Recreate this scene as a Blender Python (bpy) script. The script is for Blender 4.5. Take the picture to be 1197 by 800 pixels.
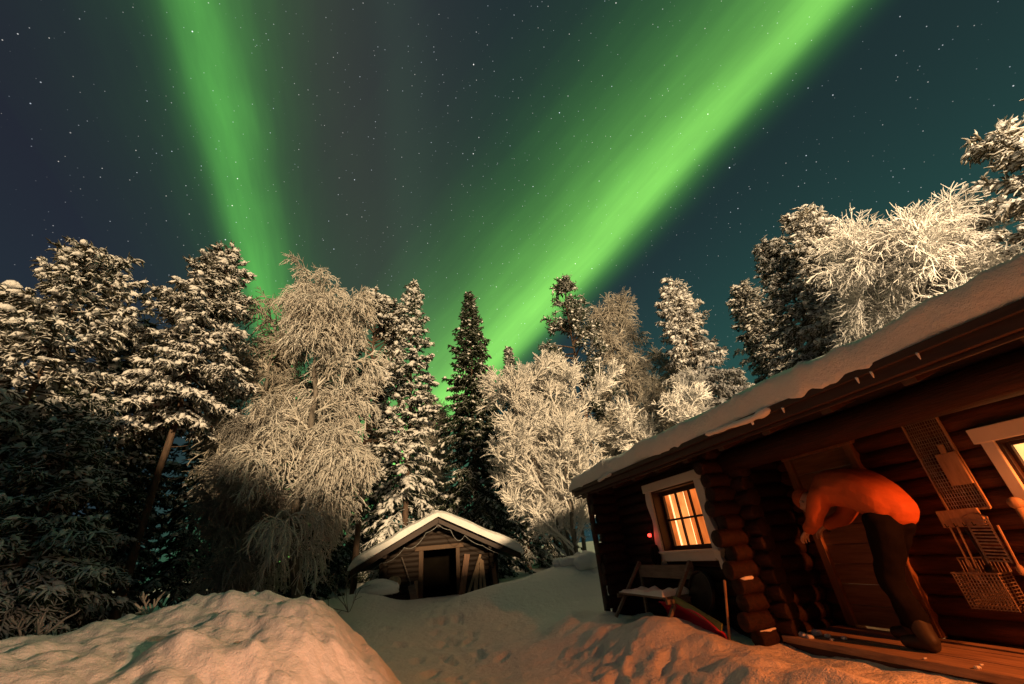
import bpy, bmesh, math, random
import numpy as np
from math import radians as R, sin, cos, pi
from mathutils import Vector, Matrix

for o in list(bpy.data.objects):
    bpy.data.objects.remove(o)
scene = bpy.context.scene
COL = scene.collection

# ------------------------------------------------------------------ camera
PITCH, ROLL = math.atan2(246, 469), math.atan2(88, 890)
FWD = Vector((0, cos(PITCH), sin(PITCH)))
UP0 = Vector((0, -sin(PITCH), cos(PITCH)))
R0 = Vector((1, 0, 0))
CR = R0 * cos(ROLL) - UP0 * sin(ROLL)
CU = R0 * sin(ROLL) + UP0 * cos(ROLL)
cam_data = bpy.data.cameras.new('camera')
cam_data.sensor_width = 36.0
cam_data.lens = 469 / 1197 * 36
cam_data.clip_start = 0.05
cam_data.clip_end = 3000
cam = bpy.data.objects.new('camera', cam_data)
COL.objects.link(cam)
m3 = Matrix((CR, CU, -FWD)).transposed()
cam.matrix_world = Matrix.Translation((0, 0, 1.3)) @ m3.to_4x4()
scene.camera = cam

scene.view_settings.view_transform = 'Standard'
scene.view_settings.look = 'None'
scene.view_settings.exposure = 0.0
scene.view_settings.gamma = 1.0
scene.view_settings.use_curve_mapping = False
scene.cycles.use_denoising = True
scene.cycles.max_bounces = 6
scene.cycles.sample_clamp_indirect = 4.0

# ------------------------------------------------------------------ sky: aurora over a clear winter night
SKY_ROT = 0
world = bpy.data.worlds.new('World')
scene.world = world
world.use_nodes = True
wt = world.node_tree
wt.nodes.clear()


class NB:
    """tiny helper for math in a node tree"""
    def __init__(s, tree): s.t = tree
    def n(s, typ, **kw):
        x = s.t.nodes.new(typ)
        for k, v in kw.items(): setattr(x, k, v)
        return x
    def put(s, sock, v):
        if isinstance(v, (int, float)): sock.default_value = v
        elif isinstance(v, (tuple, list)): sock.default_value = v
        else: s.t.links.new(v, sock)
    def m(s, op, a, b=None, c=None, clamp=False):
        x = s.n('ShaderNodeMath', operation=op, use_clamp=clamp)
        for i, v in enumerate((a, b, c)):
            if v is not None: s.put(x.inputs[i], v)
        return x.outputs[0]
    def dot(s, a, v):
        x = s.n('ShaderNodeVectorMath', operation='DOT_PRODUCT')
        s.put(x.inputs[0], a); s.put(x.inputs[1], v)
        return x.outputs['Value']
    def ramp(s, f, stops, interp='EASE'):
        x = s.n('ShaderNodeValToRGB')
        r = x.color_ramp; r.interpolation = interp
        while len(r.elements) < len(stops): r.elements.new(0.5)
        for e, (p, c) in zip(r.elements, stops):
            e.position = p
            e.color = (c, c, c, 1) if isinstance(c, (int, float)) else (*c, 1)
        s.put(x.inputs[0], f)
        return x.outputs[0]
    def rng(s, v, a, b, lo=0.0, hi=1.0, smooth=False):
        x = s.n('ShaderNodeMapRange', clamp=True)
        if smooth: x.interpolation_type = 'SMOOTHSTEP'
        for i, q in enumerate((v, a, b, lo, hi)): s.put(x.inputs[i], q)
        return x.outputs[0]
    def scale(s, col, f):
        x = s.n('ShaderNodeVectorMath', operation='SCALE')
        s.put(x.inputs[0], col); s.put(x.inputs['Scale'], f)
        return x.outputs[0]
    def add(s, a, b):
        x = s.n('ShaderNodeVectorMath', operation='ADD')
        s.put(x.inputs[0], a); s.put(x.inputs[1], b)
        return x.outputs[0]
    def mul(s, a, b):
        x = s.n('ShaderNodeVectorMath', operation='MULTIPLY')
        s.put(x.inputs[0], a); s.put(x.inputs[1], b)
        return x.outputs[0]
    def mix(s, f, a, b):
        x = s.n('ShaderNodeMix', data_type='RGBA')
        s.put(x.inputs[0], f); s.put(x.inputs[6], a); s.put(x.inputs[7], b)
        return x.outputs[2]
    def noise(s, vec, scale, detail=3, rough=0.5, dim='3D'):
        x = s.n('ShaderNodeTexNoise', noise_dimensions=dim)
        if vec is not None: s.put(x.inputs['Vector'], vec)
        x.inputs['Scale'].default_value = scale
        x.inputs['Detail'].default_value = detail
        x.inputs['Roughness'].default_value = rough
        return x.outputs['Fac'] if 'Fac' in x.outputs else x.outputs[0]


g = NB(wt)
tc = g.n('ShaderNodeTexCoord')
D = tc.outputs['Generated']
h = math.sqrt(0.5)
den = g.m('MAXIMUM', g.dot(D, (0, h, h)), 0.06)
X = g.m('DIVIDE', g.dot(D, (1, 0, 0)), den)
Y = g.m('DIVIDE', g.dot(D, (0, -h, h)), den)
Y2 = g.m('MULTIPLY', Y, Y)
front = g.rng(g.dot(D, (0, h, h)), 0.06, 0.45, smooth=True)


def poly(a, b, c):
    return g.m('ADD', g.m('MULTIPLY_ADD', Y, b, c), g.m('MULTIPLY', Y2, a))


# a slow wobble so that the curtains do not run dead straight
wob = g.m('MULTIPLY', g.m('SUBTRACT', g.noise(D, 2.2, 2), 0.5), 0.05)
# right curtain
u = g.m('ADD', g.m('SUBTRACT', X, poly(-0.0774, 1.0735, 0.4466)), wob)
ur = g.m('DIVIDE', g.m('ADD', u, 1.0), 1.1)          # -1.0 .. 0.1 -> 0 .. 1
def up_(x): return (x + 1.0) / 1.1
rp = g.ramp(ur, [(up_(-0.98), 0), (up_(-0.66), 0.035), (up_(-0.5), 0.15), (up_(-0.38), 0.29), (up_(-0.28), 0.50),
                 (up_(-0.2), 0.66), (up_(-0.13), 1.0), (up_(-0.075), 0.82), (up_(-0.03), 0.22), (up_(0.03), 0.0)], 'B_SPLINE')
# streaks along the curtain
cb = g.n('ShaderNodeCombineXYZ')
g.put(cb.inputs[0], g.m('MULTIPLY', u, 6.0)); g.put(cb.inputs[1], g.m('MULTIPLY', Y, 1.3))
streak = g.noise(cb.outputs[0], 2.0, 5, 0.62)
streak = g.m('MULTIPLY_ADD', streak, 0.75, 0.64)
ybri = g.rng(Y, -0.45, 0.45, 1.12, 0.92)
streak = g.m('MULTIPLY', streak, g.m('MULTIPLY_ADD', g.noise(D, 3.1, 3), 0.7, 0.67))
rI = g.m('MULTIPLY', g.m('MULTIPLY', rp, streak), g.m('MULTIPLY', ybri, front))
rcol = g.mix(g.m('MULTIPLY', rp, 0.9, clamp=True), (0.085, 0.42, 0.045, 1), (0.28, 0.80, 0.11, 1))
RC = g.scale(rcol, rI)
# left curtain
v = g.m('ADD', g.m('SUBTRACT', X, poly(-0.0439, 0.059, -0.5988)), wob)
wid = g.rng(Y, -0.2, 0.5, 0.75, 1.25)
v = g.m('DIVIDE', v, wid)
vr = g.m('DIVIDE', g.m('ADD', v, 0.4), 0.9)
def vp_(x): return (x + 0.4) / 0.9
lp = g.ramp(vr, [(vp_(-0.38), 0.0), (vp_(-0.2), 0.035), (vp_(-0.1), 0.08), (vp_(-0.055), 0.22), (vp_(-0.02), 0.85), (vp_(0.015), 0.95),
                 (vp_(0.06), 0.55), (vp_(0.11), 0.2), (vp_(0.2), 0.05), (vp_(0.36), 0.0)], 'B_SPLINE')
cl_ = g.n('ShaderNodeCombineXYZ'); g.put(cl_.inputs[0], g.m('MULTIPLY', v, 9.0)); g.put(cl_.inputs[1], g.m('MULTIPLY', Y, 1.4))
lst = g.m('MULTIPLY_ADD', g.noise(cl_.outputs[0], 2.0, 4, 0.6), 0.9, 0.57)
lst = g.m('MULTIPLY', lst, g.m('MULTIPLY_ADD', g.noise(D, 4.0, 2), 1.0, 0.5))
lI = g.m('MULTIPLY', lp, g.m('MULTIPLY', g.rng(Y, -0.3, 0.5, 1.08, 0.9), front))
LC = g.scale((0.076, 0.35, 0.044), g.m('MULTIPLY', lI, lst))
# faint middle ray and brown glow between the two
mr = g.ramp(g.rng(g.m('SUBTRACT', X, g.m('MULTIPLY', Y, 0.12)), -0.6, 0.15), [(0.0, 0), (0.3, 0.35), (0.42, 0.2), (0.5, 0.8), (0.62, 0.25), (1, 0)], 'B_SPLINE')
MC = g.scale((0.014, 0.036, 0.016), g.m('MULTIPLY', mr, front))
br = g.ramp(g.rng(X, -0.62, 0.05), [(0.0, 0), (0.38, 1.0), (0.6, 0.6), (1, 0)], 'B_SPLINE')
BC = g.scale((0.024, 0.014, 0.008), g.m('MULTIPLY', br, front))
# base
el = g.dot(D, (0, 0, 1))
right = g.rng(X, -0.2, 0.75, smooth=True)
base_hi = g.mix(right, (0.0125, 0.0165, 0.031, 1), (0.011, 0.028, 0.032, 1))
base_lo = g.mix(right, (0.014, 0.027, 0.043, 1), (0.018, 0.078, 0.068, 1))
base = g.mix(g.rng(el, 0.22, 0.72, 1, 0, smooth=True), base_hi, base_lo)
hz = g.m('MULTIPLY', g.rng(el, 0.0, 0.42, 1, 0, smooth=True), g.rng(g.m('ABSOLUTE', g.m('ADD', X, 0.22)), 0.0, 0.42, 1, 0, smooth=True))
HC = g.scale((0.02, 0.13, 0.03), hz)


# stars
def stars(scale, rad, thr, power, gain):
    vn = g.n('ShaderNodeTexVoronoi', voronoi_dimensions='3D', feature='F1')
    vn.inputs['Scale'].default_value = scale
    g.put(vn.inputs['Vector'], D)
    spot = g.rng(vn.outputs['Distance'], rad, rad * 0.25, smooth=True)
    bri = g.n('ShaderNodeSeparateXYZ'); g.put(bri.inputs[0], vn.outputs['Color'])
    b = g.m('POWER', bri.outputs[0], power)
    keep = g.m('GREATER_THAN', bri.outputs[1], thr)
    tint = g.mix(bri.outputs[2], (0.75, 0.86, 1.0, 1), (1.0, 0.92, 0.82, 1))
    return g.scale(tint, g.m('MULTIPLY', g.m('MULTIPLY', g.m('MULTIPLY', spot, b), keep), gain))


S = g.add(stars(46, 0.062, 0.1, 2.2, 1.8), g.add(stars(105, 0.11, 0.05, 1.6, 0.75), stars(23, 0.033, 0.70, 1.5, 1.6)))
total = g.add(g.add(g.add(RC, LC), g.add(MC, BC)), g.add(g.add(base, HC), S))
bg = g.n('ShaderNodeBackground')
g.put(bg.inputs[0], total)
bg.inputs[1].default_value = 1.0
wo = g.n('ShaderNodeOutputWorld')
wt.links.new(bg.outputs[0], wo.inputs[0])
world.cycles.sampling_method = 'MANUAL'
world.cycles.sample_map_resolution = 512

# ------------------------------------------------------------------ an assumed far flood light that rakes the tree tops (one sun lamp)
SUN_AZ, SUN_EL = 159.0, 9.5      # where the light comes from, clockwise from the view direction
sd = bpy.data.lights.new('sun', 'SUN')
sd.energy = 5.0
sd.color = (1.0, 0.69, 0.37)
sd.angle = R(3.0)
sun = bpy.data.objects.new('sun', sd)
COL.objects.link(sun)
to_l = Vector((sin(R(SUN_AZ)) * cos(R(SUN_EL)), cos(R(SUN_AZ)) * cos(R(SUN_EL)), sin(R(SUN_EL))))
sun.rotation_euler = to_l.to_track_quat('Z', 'Y').to_euler()


# ================================================================== helpers
def hash3(ix, iy, iz, seed):
    n = (ix.astype(np.int64) * 374761393 + iy.astype(np.int64) * 668265263 + iz.astype(np.int64) * 2147483647 + seed * 1274126177) & 0xFFFFFFFF
    n = ((n ^ (n >> 13)) * 1274126177) & 0xFFFFFFFF
    n = ((n ^ (n >> 16)) * 2246822519) & 0xFFFFFFFF
    return ((n ^ (n >> 15)) & 0xFFFFFF) / float(0xFFFFFF)


def vnoise(x, y, z=0.0, seed=0):
    x, y, z = np.broadcast_arrays(np.asarray(x, float), np.asarray(y, float), np.asarray(z, float))
    ix, iy, iz = np.floor(x), np.floor(y), np.floor(z)
    fx, fy, fz = x - ix, y - iy, z - iz
    fx, fy, fz = [q * q * q * (q * (q * 6 - 15) + 10) for q in (fx, fy, fz)]
    o = 0
    for a in (0, 1):
        for b in (0, 1):
            for c in (0, 1):
                w = (fx if a else 1 - fx) * (fy if b else 1 - fy) * (fz if c else 1 - fz)
                o = o + w * hash3(ix + a, iy + b, iz + c, seed)
    return o * 2 - 1


def fbm(x, y, z=0.0, seed=0, oct=4, gain=0.5):
    o, a, f = 0, 1.0, 1.0
    for i in range(oct):
        o = o + a * vnoise(np.asarray(x) * f, np.asarray(y) * f, np.asarray(z) * f, seed + i * 17)
        a *= gain; f *= 2.03
    return o


def sstep(a, b, x):
    t = np.clip((np.asarray(x, float) - a) / (b - a), 0, 1)
    return t * t * (3 - 2 * t)


class MB:
    """collects pieces; build() links them as ONE mesh object"""
    def __init__(s):
        s.V = []; s.nv = 0; s.L = []; s.C = []; s.M = []
    def add(s, V, F, mi=0):
        V = np.asarray(V, float).reshape(-1, 3)
        if isinstance(F, np.ndarray):
            s.L.append((F + s.nv).ravel()); s.C.append(np.full(len(F), F.shape[1])); s.M.append(np.full(len(F), mi))
        else:
            for f in F:
                s.L.append(np.asarray(f) + s.nv); s.C.append(np.array([len(f)])); s.M.append(np.array([mi]))
        s.V.append(V); s.nv += len(V)
    def box(s, lo, hi, mi=0, rot=None, piv=None):
        lo, hi = np.asarray(lo, float), np.asarray(hi, float)
        V = np.array([[(lo, hi)[i][0], (lo, hi)[j][1], (lo, hi)[k][2]] for i in (0, 1) for j in (0, 1) for k in (0, 1)])
        if rot is not None:
            p = (lo + hi) / 2 if piv is None else np.asarray(piv, float)
            V = (V - p) @ np.array(rot).T + p
        s.add(V, np.array([[0, 1, 3, 2], [4, 6, 7, 5], [0, 4, 5, 1], [2, 3, 7, 6], [0, 2, 6, 4], [1, 5, 7, 3]]), mi)
    def beam(s, p0, p1, w, t, mi=0, up=(0, 0, 1)):
        """board from p0 to p1, width w along 'up'-ish, thickness t"""
        p0, p1 = np.asarray(p0, float), np.asarray(p1, float)
        d = p1 - p0; d = d / np.linalg.norm(d)
        a = np.cross(d, up); a /= np.linalg.norm(a); b = np.cross(a, d)
        V = [p + a * x * t / 2 + b * y * w / 2 for p in (p0, p1) for x in (-1, 1) for y in (-1, 1)]
        s.add(V, np.array([[0, 1, 3, 2], [4, 6, 7, 5], [0, 4, 5, 1], [2, 3, 7, 6], [0, 2, 6, 4], [1, 5, 7, 3]]), mi)
    def tubes(s, P, rad, k=4, mi=0, caps=False):
        P = np.asarray(P, float)
        if P.ndim == 2: P = P[None]
        N, n, _ = P.shape
        rad = np.broadcast_to(np.asarray(rad, float), (N, n))
        T = np.gradient(P, axis=1)
        T /= np.linalg.norm(T, axis=2, keepdims=True) + 1e-9
        ref = np.zeros_like(T); m_ = T[:, :1, :].mean(1)
        vert = np.abs(T.mean(1)[:, 2]) > 0.8
        ref[:, :, 2] = np.where(vert, 0, 1)[:, None]
        ref[:, :, 0] = np.where(vert, 1, 0)[:, None]
        A = np.cross(T, ref); A /= np.linalg.norm(A, axis=2, keepdims=True) + 1e-9
        B = np.cross(A, T)
        th = np.arange(k) * 2 * pi / k + pi / 4
        V = P[:, :, None, :] + rad[:, :, None, None] * (np.cos(th)[None, None, :, None] * A[:, :, None, :] + np.sin(th)[None, None, :, None] * B[:, :, None, :])
        i0 = (np.arange(N) * n * k)[:, None, None] + (np.arange(n - 1) * k)[None, :, None]
        a = i0 + np.arange(k)[None, None, :]
        b = i0 + ((np.arange(k) + 1) % k)[None, None, :]
        F = np.stack([a, a + k, b + k, b], -1).reshape(-1, 4)
        s.add(V, F, mi)
        if caps:
            base = s.nv - N * n * k
            for q in range(N):
                st = base + q * n * k
                s.L.append(np.arange(st, st + k)); s.C.append(np.array([k])); s.M.append(np.array([mi]))
                e = st + (n - 1) * k
                s.L.append(np.arange(e + k - 1, e - 1, -1)); s.C.append(np.array([k])); s.M.append(np.array([mi]))
    def log(s, p0, p1, r, mi=0, seg=7, k=14, wob=0.02, seed=0, jit=0.035):
        p0, p1 = np.asarray(p0, float), np.asarray(p1, float)
        rs = np.random.RandomState(seed)
        t = np.linspace(0, 1, seg)[:, None]
        P = p0 + (p1 - p0) * t
        P[1:-1] += rs.normal(0, wob * r, (seg - 2, 3))
        rr = r * (1 + rs.normal(0, jit, seg))
        P2 = np.concatenate([P[:1], P[:1] + (P[1] - P[0]) * 0.006 / np.linalg.norm(P[1] - P[0]), P[1:-1], P[-1:] - (P[-1] - P[-2]) * 0.006 / np.linalg.norm(P[-1] - P[-2]), P[-1:]])
        r2 = np.concatenate([[rr[0] * 0.93], rr[:1], rr[1:-1], rr[-1:], [rr[-1] * 0.93]])
        s.tubes(P2, r2, k, mi, caps=True)
    def build(s, name, mats, parent=None, smooth=False, bevel=0.0, loc=None):
        me = bpy.data.meshes.new(name)
        V = np.concatenate(s.V); L = np.concatenate(s.L).astype(np.int32); C = np.concatenate(s.C).astype(np.int32)
        M = np.concatenate(s.M).astype(np.int32)
        me.vertices.add(len(V)); me.vertices.foreach_set('co', V.astype(np.float32).ravel())
        me.loops.add(len(L)); me.loops.foreach_set('vertex_index', L)
        st = np.concatenate([[0], np.cumsum(C)[:-1]]).astype(np.int32)
        me.polygons.add(len(C)); me.polygons.foreach_set('loop_start', st); me.polygons.foreach_set('loop_total', C)
        me.polygons.foreach_set('material_index', M)
        me.polygons.foreach_set('use_smooth', np.full(len(C), bool(smooth)))
        for m in (mats if isinstance(mats, (list, tuple)) else [mats]): me.materials.append(m)
        me.update(calc_edges=True); me.validate()
        o = bpy.data.objects.new(name, me)
        COL.objects.link(o)
        if parent is not None: o.parent = parent
        if loc is not None: o.location = loc
        if bevel:
            b = o.modifiers.new('bevel', 'BEVEL'); b.width = bevel; b.segments = 2; b.limit_method = 'ANGLE'
        return o


def tag(o, label=None, cat=None, group=None, kind=None):
    if label: o['label'] = label
    if cat: o['category'] = cat
    if group: o['group'] = group
    if kind: o['kind'] = kind
    return o


def empty(name, loc, rz=0.0):
    o = bpy.data.objects.new(name, None)
    o.location = loc; o.rotation_euler = (0, 0, rz)
    o.empty_display_size = 0.2
    COL.objects.link(o)
    return o


def rotz(a):
    return np.array([[cos(a), -sin(a), 0], [sin(a), cos(a), 0], [0, 0, 1]])


def rotx(a):
    return np.array([[1, 0, 0], [0, cos(a), -sin(a)], [0, sin(a), cos(a)]])


def roty(a):
    return np.array([[cos(a), 0, sin(a)], [0, 1, 0], [-sin(a), 0, cos(a)]])


# ------------------------------------------------------------------ materials
def mat(name, col, rough=0.7, var=0.25, nscale=4.0, stretch=(1, 1, 1), bump=0.0, bscale=30.0, col2=None, metallic=0.0, bdist=0.01, spec=None):
    m = bpy.data.materials.new(name); m.use_nodes = True
    t = m.node_tree; n = NB(t)
    p = t.nodes['Principled BSDF']
    tcn = n.n('ShaderNodeTexCoord')
    mp = n.n('ShaderNodeMapping'); mp.inputs['Scale'].default_value = stretch
    t.links.new(tcn.outputs['Object'], mp.inputs['Vector'])
    f = n.noise(mp.outputs[0], nscale, 5, 0.6)
    f = n.rng(f, 0.3, 0.7)
    c1 = tuple(col) + (1,)
    if col2 is None: col2 = tuple(max(0, c * (1 - 2 * var)) for c in col)
    c = n.mix(f, tuple(col2) + (1,), c1)
    n.put(p.inputs['Base Color'], c)
    p.inputs['Roughness'].default_value = rough
    p.inputs['Metallic'].default_value = metallic
    if spec is not None: p.inputs['Specular IOR Level'].default_value = spec
    if bump:
        f2 = n.noise(mp.outputs[0], bscale, 5, 0.6)
        b = n.n('ShaderNodeBump'); b.inputs['Strength'].default_value = bump; b.inputs['Distance'].default_value = bdist
        t.links.new(f2, b.inputs['Height']); t.links.new(b.outputs[0], p.inputs['Normal'])
    return m


def snow_mat(name, bscale=(3.0, 22.0, 140.0), bump=(0.10, 0.035, 0.006), col=(0.80, 0.80, 0.815), dirt=0.0):
    m = bpy.data.materials.new(name); m.use_nodes = True
    t = m.node_tree; n = NB(t); p = t.nodes['Principled BSDF']
    tcn = n.n('ShaderNodeTexCoord')
    o = tcn.outputs['Object']
    hgt = None
    for sc, am in zip(bscale, bump):
        x = n.m('MULTIPLY', n.noise(o, sc, 4, 0.6), am)
        hgt = x if hgt is None else n.m('ADD', hgt, x)
    b = n.n('ShaderNodeBump'); b.inputs['Strength'].default_value = 1.0; b.inputs['Distance'].default_value = 1.0
    t.links.new(hgt, b.inputs['Height']); t.links.new(b.outputs[0], p.inputs['Normal'])
    c = (*col, 1)
    if dirt:
        sp = n.rng(n.noise(o, 26.0, 4, 0.7), 0.66, 0.74)
        lo = n.rng(n.noise(o, 0.9, 3, 0.6), 0.35, 0.65)
        c = n.mix(n.m('MULTIPLY', n.m('MULTIPLY', sp, lo), dirt), c, (0.28, 0.22, 0.17, 1))
    n.put(p.inputs['Base Color'], c)
    p.inputs['Roughness'].default_value = 0.55
    p.inputs['Specular IOR Level'].default_value = 0.35
    return m


def snowy_mat(name, green, thr=0.05, soft=0.45, frost=(0.78, 0.78, 0.79), nsc=9.0, amp=0.9):
    """needles carrying snow on whatever faces up"""
    m = bpy.data.materials.new(name); m.use_nodes = True
    t = m.node_tree; n = NB(t); p = t.nodes['Principled BSDF']
    tcn = n.n('ShaderNodeTexCoord'); ge = n.n('ShaderNodeNewGeometry')
    nz = n.dot(ge.outputs['Normal'], (0, 0, 1))
    ns = n.m('SUBTRACT', n.noise(tcn.outputs['Object'], nsc, 3, 0.6), 0.5)
    f = n.rng(n.m('MULTIPLY_ADD', ns, amp * 2, nz), thr - soft, thr + soft, smooth=True)
    gv = n.noise(tcn.outputs['Object'], 3.0, 3)
    gc = n.mix(n.rng(gv, 0.3, 0.7), tuple(c * 0.6 for c in green) + (1,), tuple(green) + (1,))
    n.put(p.inputs['Base Color'], n.mix(f, gc, (*frost, 1)))
    p.inputs['Roughness'].default_value = 0.75
    p.inputs['Specular IOR Level'].default_value = 0.2
    return m


def frost_mat(name, a, b, nsc=2.0):
    m = mat(name, a, 0.8, nscale=nsc, col2=b, spec=0.2)
    return m


def glow_mat(name, col, strength, var=0.3, nscale=5.0, stretch=(1, 1, 1), base=(0.4, 0.2, 0.1)):
    m = bpy.data.materials.new(name); m.use_nodes = True
    t = m.node_tree; n = NB(t); p = t.nodes['Principled BSDF']
    tcn = n.n('ShaderNodeTexCoord')
    mp = n.n('ShaderNodeMapping'); mp.inputs['Scale'].default_value = stretch
    t.links.new(tcn.outputs['Object'], mp.inputs['Vector'])
    f = n.rng(n.noise(mp.outputs[0], nscale, 3), 0.3, 0.7, 1 - var, 1 + var)
    p.inputs['Base Color'].default_value = (*base, 1)
    p.inputs['Emission Color'].default_value = (*col, 1)
    n.put(p.inputs['Emission Strength'], n.m('MULTIPLY', f, strength))
    return m


M = {}
M['snow'] = snow_mat('snow')
M['snow_path'] = snow_mat('trodden_snow', (1.2, 9.0, 60.0), (0.06, 0.035, 0.010), (0.84, 0.845, 0.84), 0.35)
M['snow_pile'] = snow_mat('lumpy_snow', (5.0, 26.0, 90.0), (0.03, 0.010, 0.006), (0.79, 0.79, 0.80), 0.0)
M['snow_soft'] = snow_mat('soft_snow', (6.0, 40.0, 160.0), (0.03, 0.010, 0.003), (0.88, 0.88, 0.885))
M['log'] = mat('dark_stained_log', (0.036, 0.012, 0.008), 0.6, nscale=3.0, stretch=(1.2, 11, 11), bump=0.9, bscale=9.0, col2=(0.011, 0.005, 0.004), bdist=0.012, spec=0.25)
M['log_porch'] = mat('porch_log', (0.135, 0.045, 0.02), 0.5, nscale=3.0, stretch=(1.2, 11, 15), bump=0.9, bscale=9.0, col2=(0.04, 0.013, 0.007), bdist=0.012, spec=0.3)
M['hut_log'] = mat('weathered_hut_log', (0.026, 0.014, 0.008), 0.7, nscale=3.0, stretch=(1.2, 10, 14), bump=0.7, bscale=12.0, col2=(0.035, 0.02, 0.013), bdist=0.01)
M['hut_post'] = mat('weathered_post', (0.12, 0.062, 0.03), 0.7, nscale=4.0, stretch=(6, 6, 1), bump=0.5, bscale=14.0, col2=(0.09, 0.05, 0.028), bdist=0.006)
M['log_end'] = mat('log_end_grain', (0.11, 0.045, 0.028), 0.6, nscale=6.0, bump=0.5, bscale=22.0, bdist=0.006)
M['board'] = mat('dark_board', (0.048, 0.021, 0.014), 0.6, nscale=3.0, stretch=(1, 12, 12), bump=0.4, bscale=12, bdist=0.004)
M['door'] = mat('plank_door_wood', (0.26, 0.115, 0.05), 0.5, nscale=3.0, stretch=(1.2, 8, 14), bump=0.4, bscale=14, col2=(0.14, 0.055, 0.025), bdist=0.004)
M['jamb'] = mat('door_jamb_wood', (0.30, 0.13, 0.06), 0.5, nscale=3.0, stretch=(8, 8, 1), bump=0.3, bscale=14, bdist=0.003)
M['deck'] = mat('worn_deck_wood', (0.46, 0.30, 0.20), 0.65, nscale=4.0, stretch=(1, 9, 9), bump=0.5, bscale=16, col2=(0.20, 0.13, 0.09), bdist=0.005)
M['white'] = mat('white_painted_wood', (0.72, 0.70, 0.66), 0.5, var=0.06, nscale=5.0, bump=0.15, bscale=20, bdist=0.003)
M['sash'] = mat('dark_sash_wood', (0.055, 0.025, 0.018), 0.5, nscale=6.0)
M['muntin'] = mat('black_muntin', (0.03, 0.018, 0.014), 0.5, nscale=6.0)
M['iron'] = mat('blackened_iron', (0.035, 0.03, 0.028), 0.45, nscale=20.0, metallic=0.7)
M['wire'] = mat('warm_steel_wire', (0.42, 0.33, 0.26), 0.4, nscale=20.0, metallic=0.6, col2=(0.2, 0.13, 0.09))
M['pale_wood'] = mat('pale_weathered_wood', (0.42, 0.28, 0.17), 0.65, nscale=5.0, stretch=(5, 5, 1), bump=0.4, bscale=18, col2=(0.22, 0.13, 0.075), bdist=0.004)
M['grey_wood'] = mat('grey_bench_wood', (0.22, 0.17, 0.14), 0.7, nscale=5.0, stretch=(1, 7, 7), bump=0.4, bscale=16, bdist=0.004)
M['red_plastic'] = mat('red_plastic', (0.50, 0.012, 0.05), 0.35, var=0.15, nscale=3.0)
M['green_board'] = mat('olive_painted_board', (0.16, 0.19, 0.035), 0.4, var=0.15, nscale=4.0)
M['bark'] = mat('pine_bark', (0.14, 0.085, 0.055), 0.85, nscale=5.0, stretch=(3, 3, 0.8), bump=0.9, bscale=10, col2=(0.045, 0.03, 0.022), bdist=0.03)
M['bark_frost'] = mat('frosted_bark', (0.26, 0.23, 0.20), 0.85, nscale=4.0, stretch=(3, 3, 0.8), bump=0.6, bscale=10, col2=(0.035, 0.028, 0.022), bdist=0.02)
M['spruce_needle'] = snowy_mat('snowy_spruce_needles', (0.03, 0.045, 0.02), thr=0.30, soft=0.35, frost=(0.66, 0.66, 0.67))
M['dark_needle'] = snowy_mat('dark_spruce_needles', (0.028, 0.042, 0.02), thr=0.62, soft=0.3, frost=(0.6, 0.6, 0.61))
M['heavy_needle'] = snowy_mat('snow_laden_needles', (0.055, 0.052, 0.03), thr=0.15, soft=0.4, frost=(0.70, 0.70, 0.71), nsc=6.0)
M['frost_needle'] = snowy_mat('frosted_needles', (0.12, 0.10, 0.065), thr=-0.1, soft=0.6, frost=(0.72, 0.72, 0.72), nsc=7.0)
M['frost_white'] = frost_mat('white_frost', (0.84, 0.835, 0.83), (0.68, 0.66, 0.63))
M['frost_mid'] = frost_mat('cream_frost', (0.74, 0.73, 0.71), (0.42, 0.39, 0.35))
M['frost_grey'] = frost_mat('grey_frost', (0.52, 0.50, 0.46), (0.28, 0.25, 0.21))
M['frost_dull'] = frost_mat('thin_frost', (0.36, 0.35, 0.34), (0.13, 0.12, 0.11))
M['cut_wood'] = mat('cut_birch_end', (0.55, 0.42, 0.28), 0.7, nscale=8.0, bump=0.3, bscale=20)
M['shade_black'] = mat('doorway_shade', (0.010, 0.008, 0.006), 1.0, nscale=3.0, spec=0.0)  # near-black colour stands in for the shade inside the hut
M['curtain'] = glow_mat('lit_orange_curtain', (1.0, 0.23, 0.04), 0.7, 0.45, 3.0, (3, 3, 1.2), (0.5, 0.2, 0.08))
M['bright_curtain'] = glow_mat('bright_lit_curtain', (1.0, 0.34, 0.08), 1.1, 0.45, 3.0, (3, 3, 1.2), (0.5, 0.2, 0.08))
M['room'] = glow_mat('lit_room', (1.0, 0.60, 0.26), 2.3, 0.3, 2.5, (1, 1, 1), (0.6, 0.4, 0.2))
M['room_bright'] = glow_mat('bright_lit_room', (1.0, 0.46, 0.14), 2.2, 0.6, 2.5, (1, 1, 1), (0.6, 0.4, 0.2))
M['red_glow'] = glow_mat('red_lamp_glass', (1.0, 0.03, 0.02), 6.0, 0.1)
M['lamp_glow'] = glow_mat('lantern_glass', (1.0, 0.5, 0.18), 8.0, 0.1)
M['skin'] = mat('skin', (0.55, 0.32, 0.22), 0.5, var=0.08, nscale=8.0)
M['jacket'] = mat('orange_red_jacket', (0.48, 0.10, 0.022), 0.85, var=0.12, nscale=6.0, bump=0.6, bscale=7, bdist=0.02)
M['trousers'] = mat('dark_trousers', (0.010, 0.008, 0.009), 0.95, var=0.2, nscale=6.0, bump=0.5, bscale=8, bdist=0.015, spec=0.05)
M['beanie'] = mat('rust_knit_cap', (0.5, 0.11, 0.03), 0.9, var=0.2, nscale=40.0, bump=0.6, bscale=60)
M['boot'] = mat('dark_boot', (0.03, 0.02, 0.016), 0.6, nscale=8.0)
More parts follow.
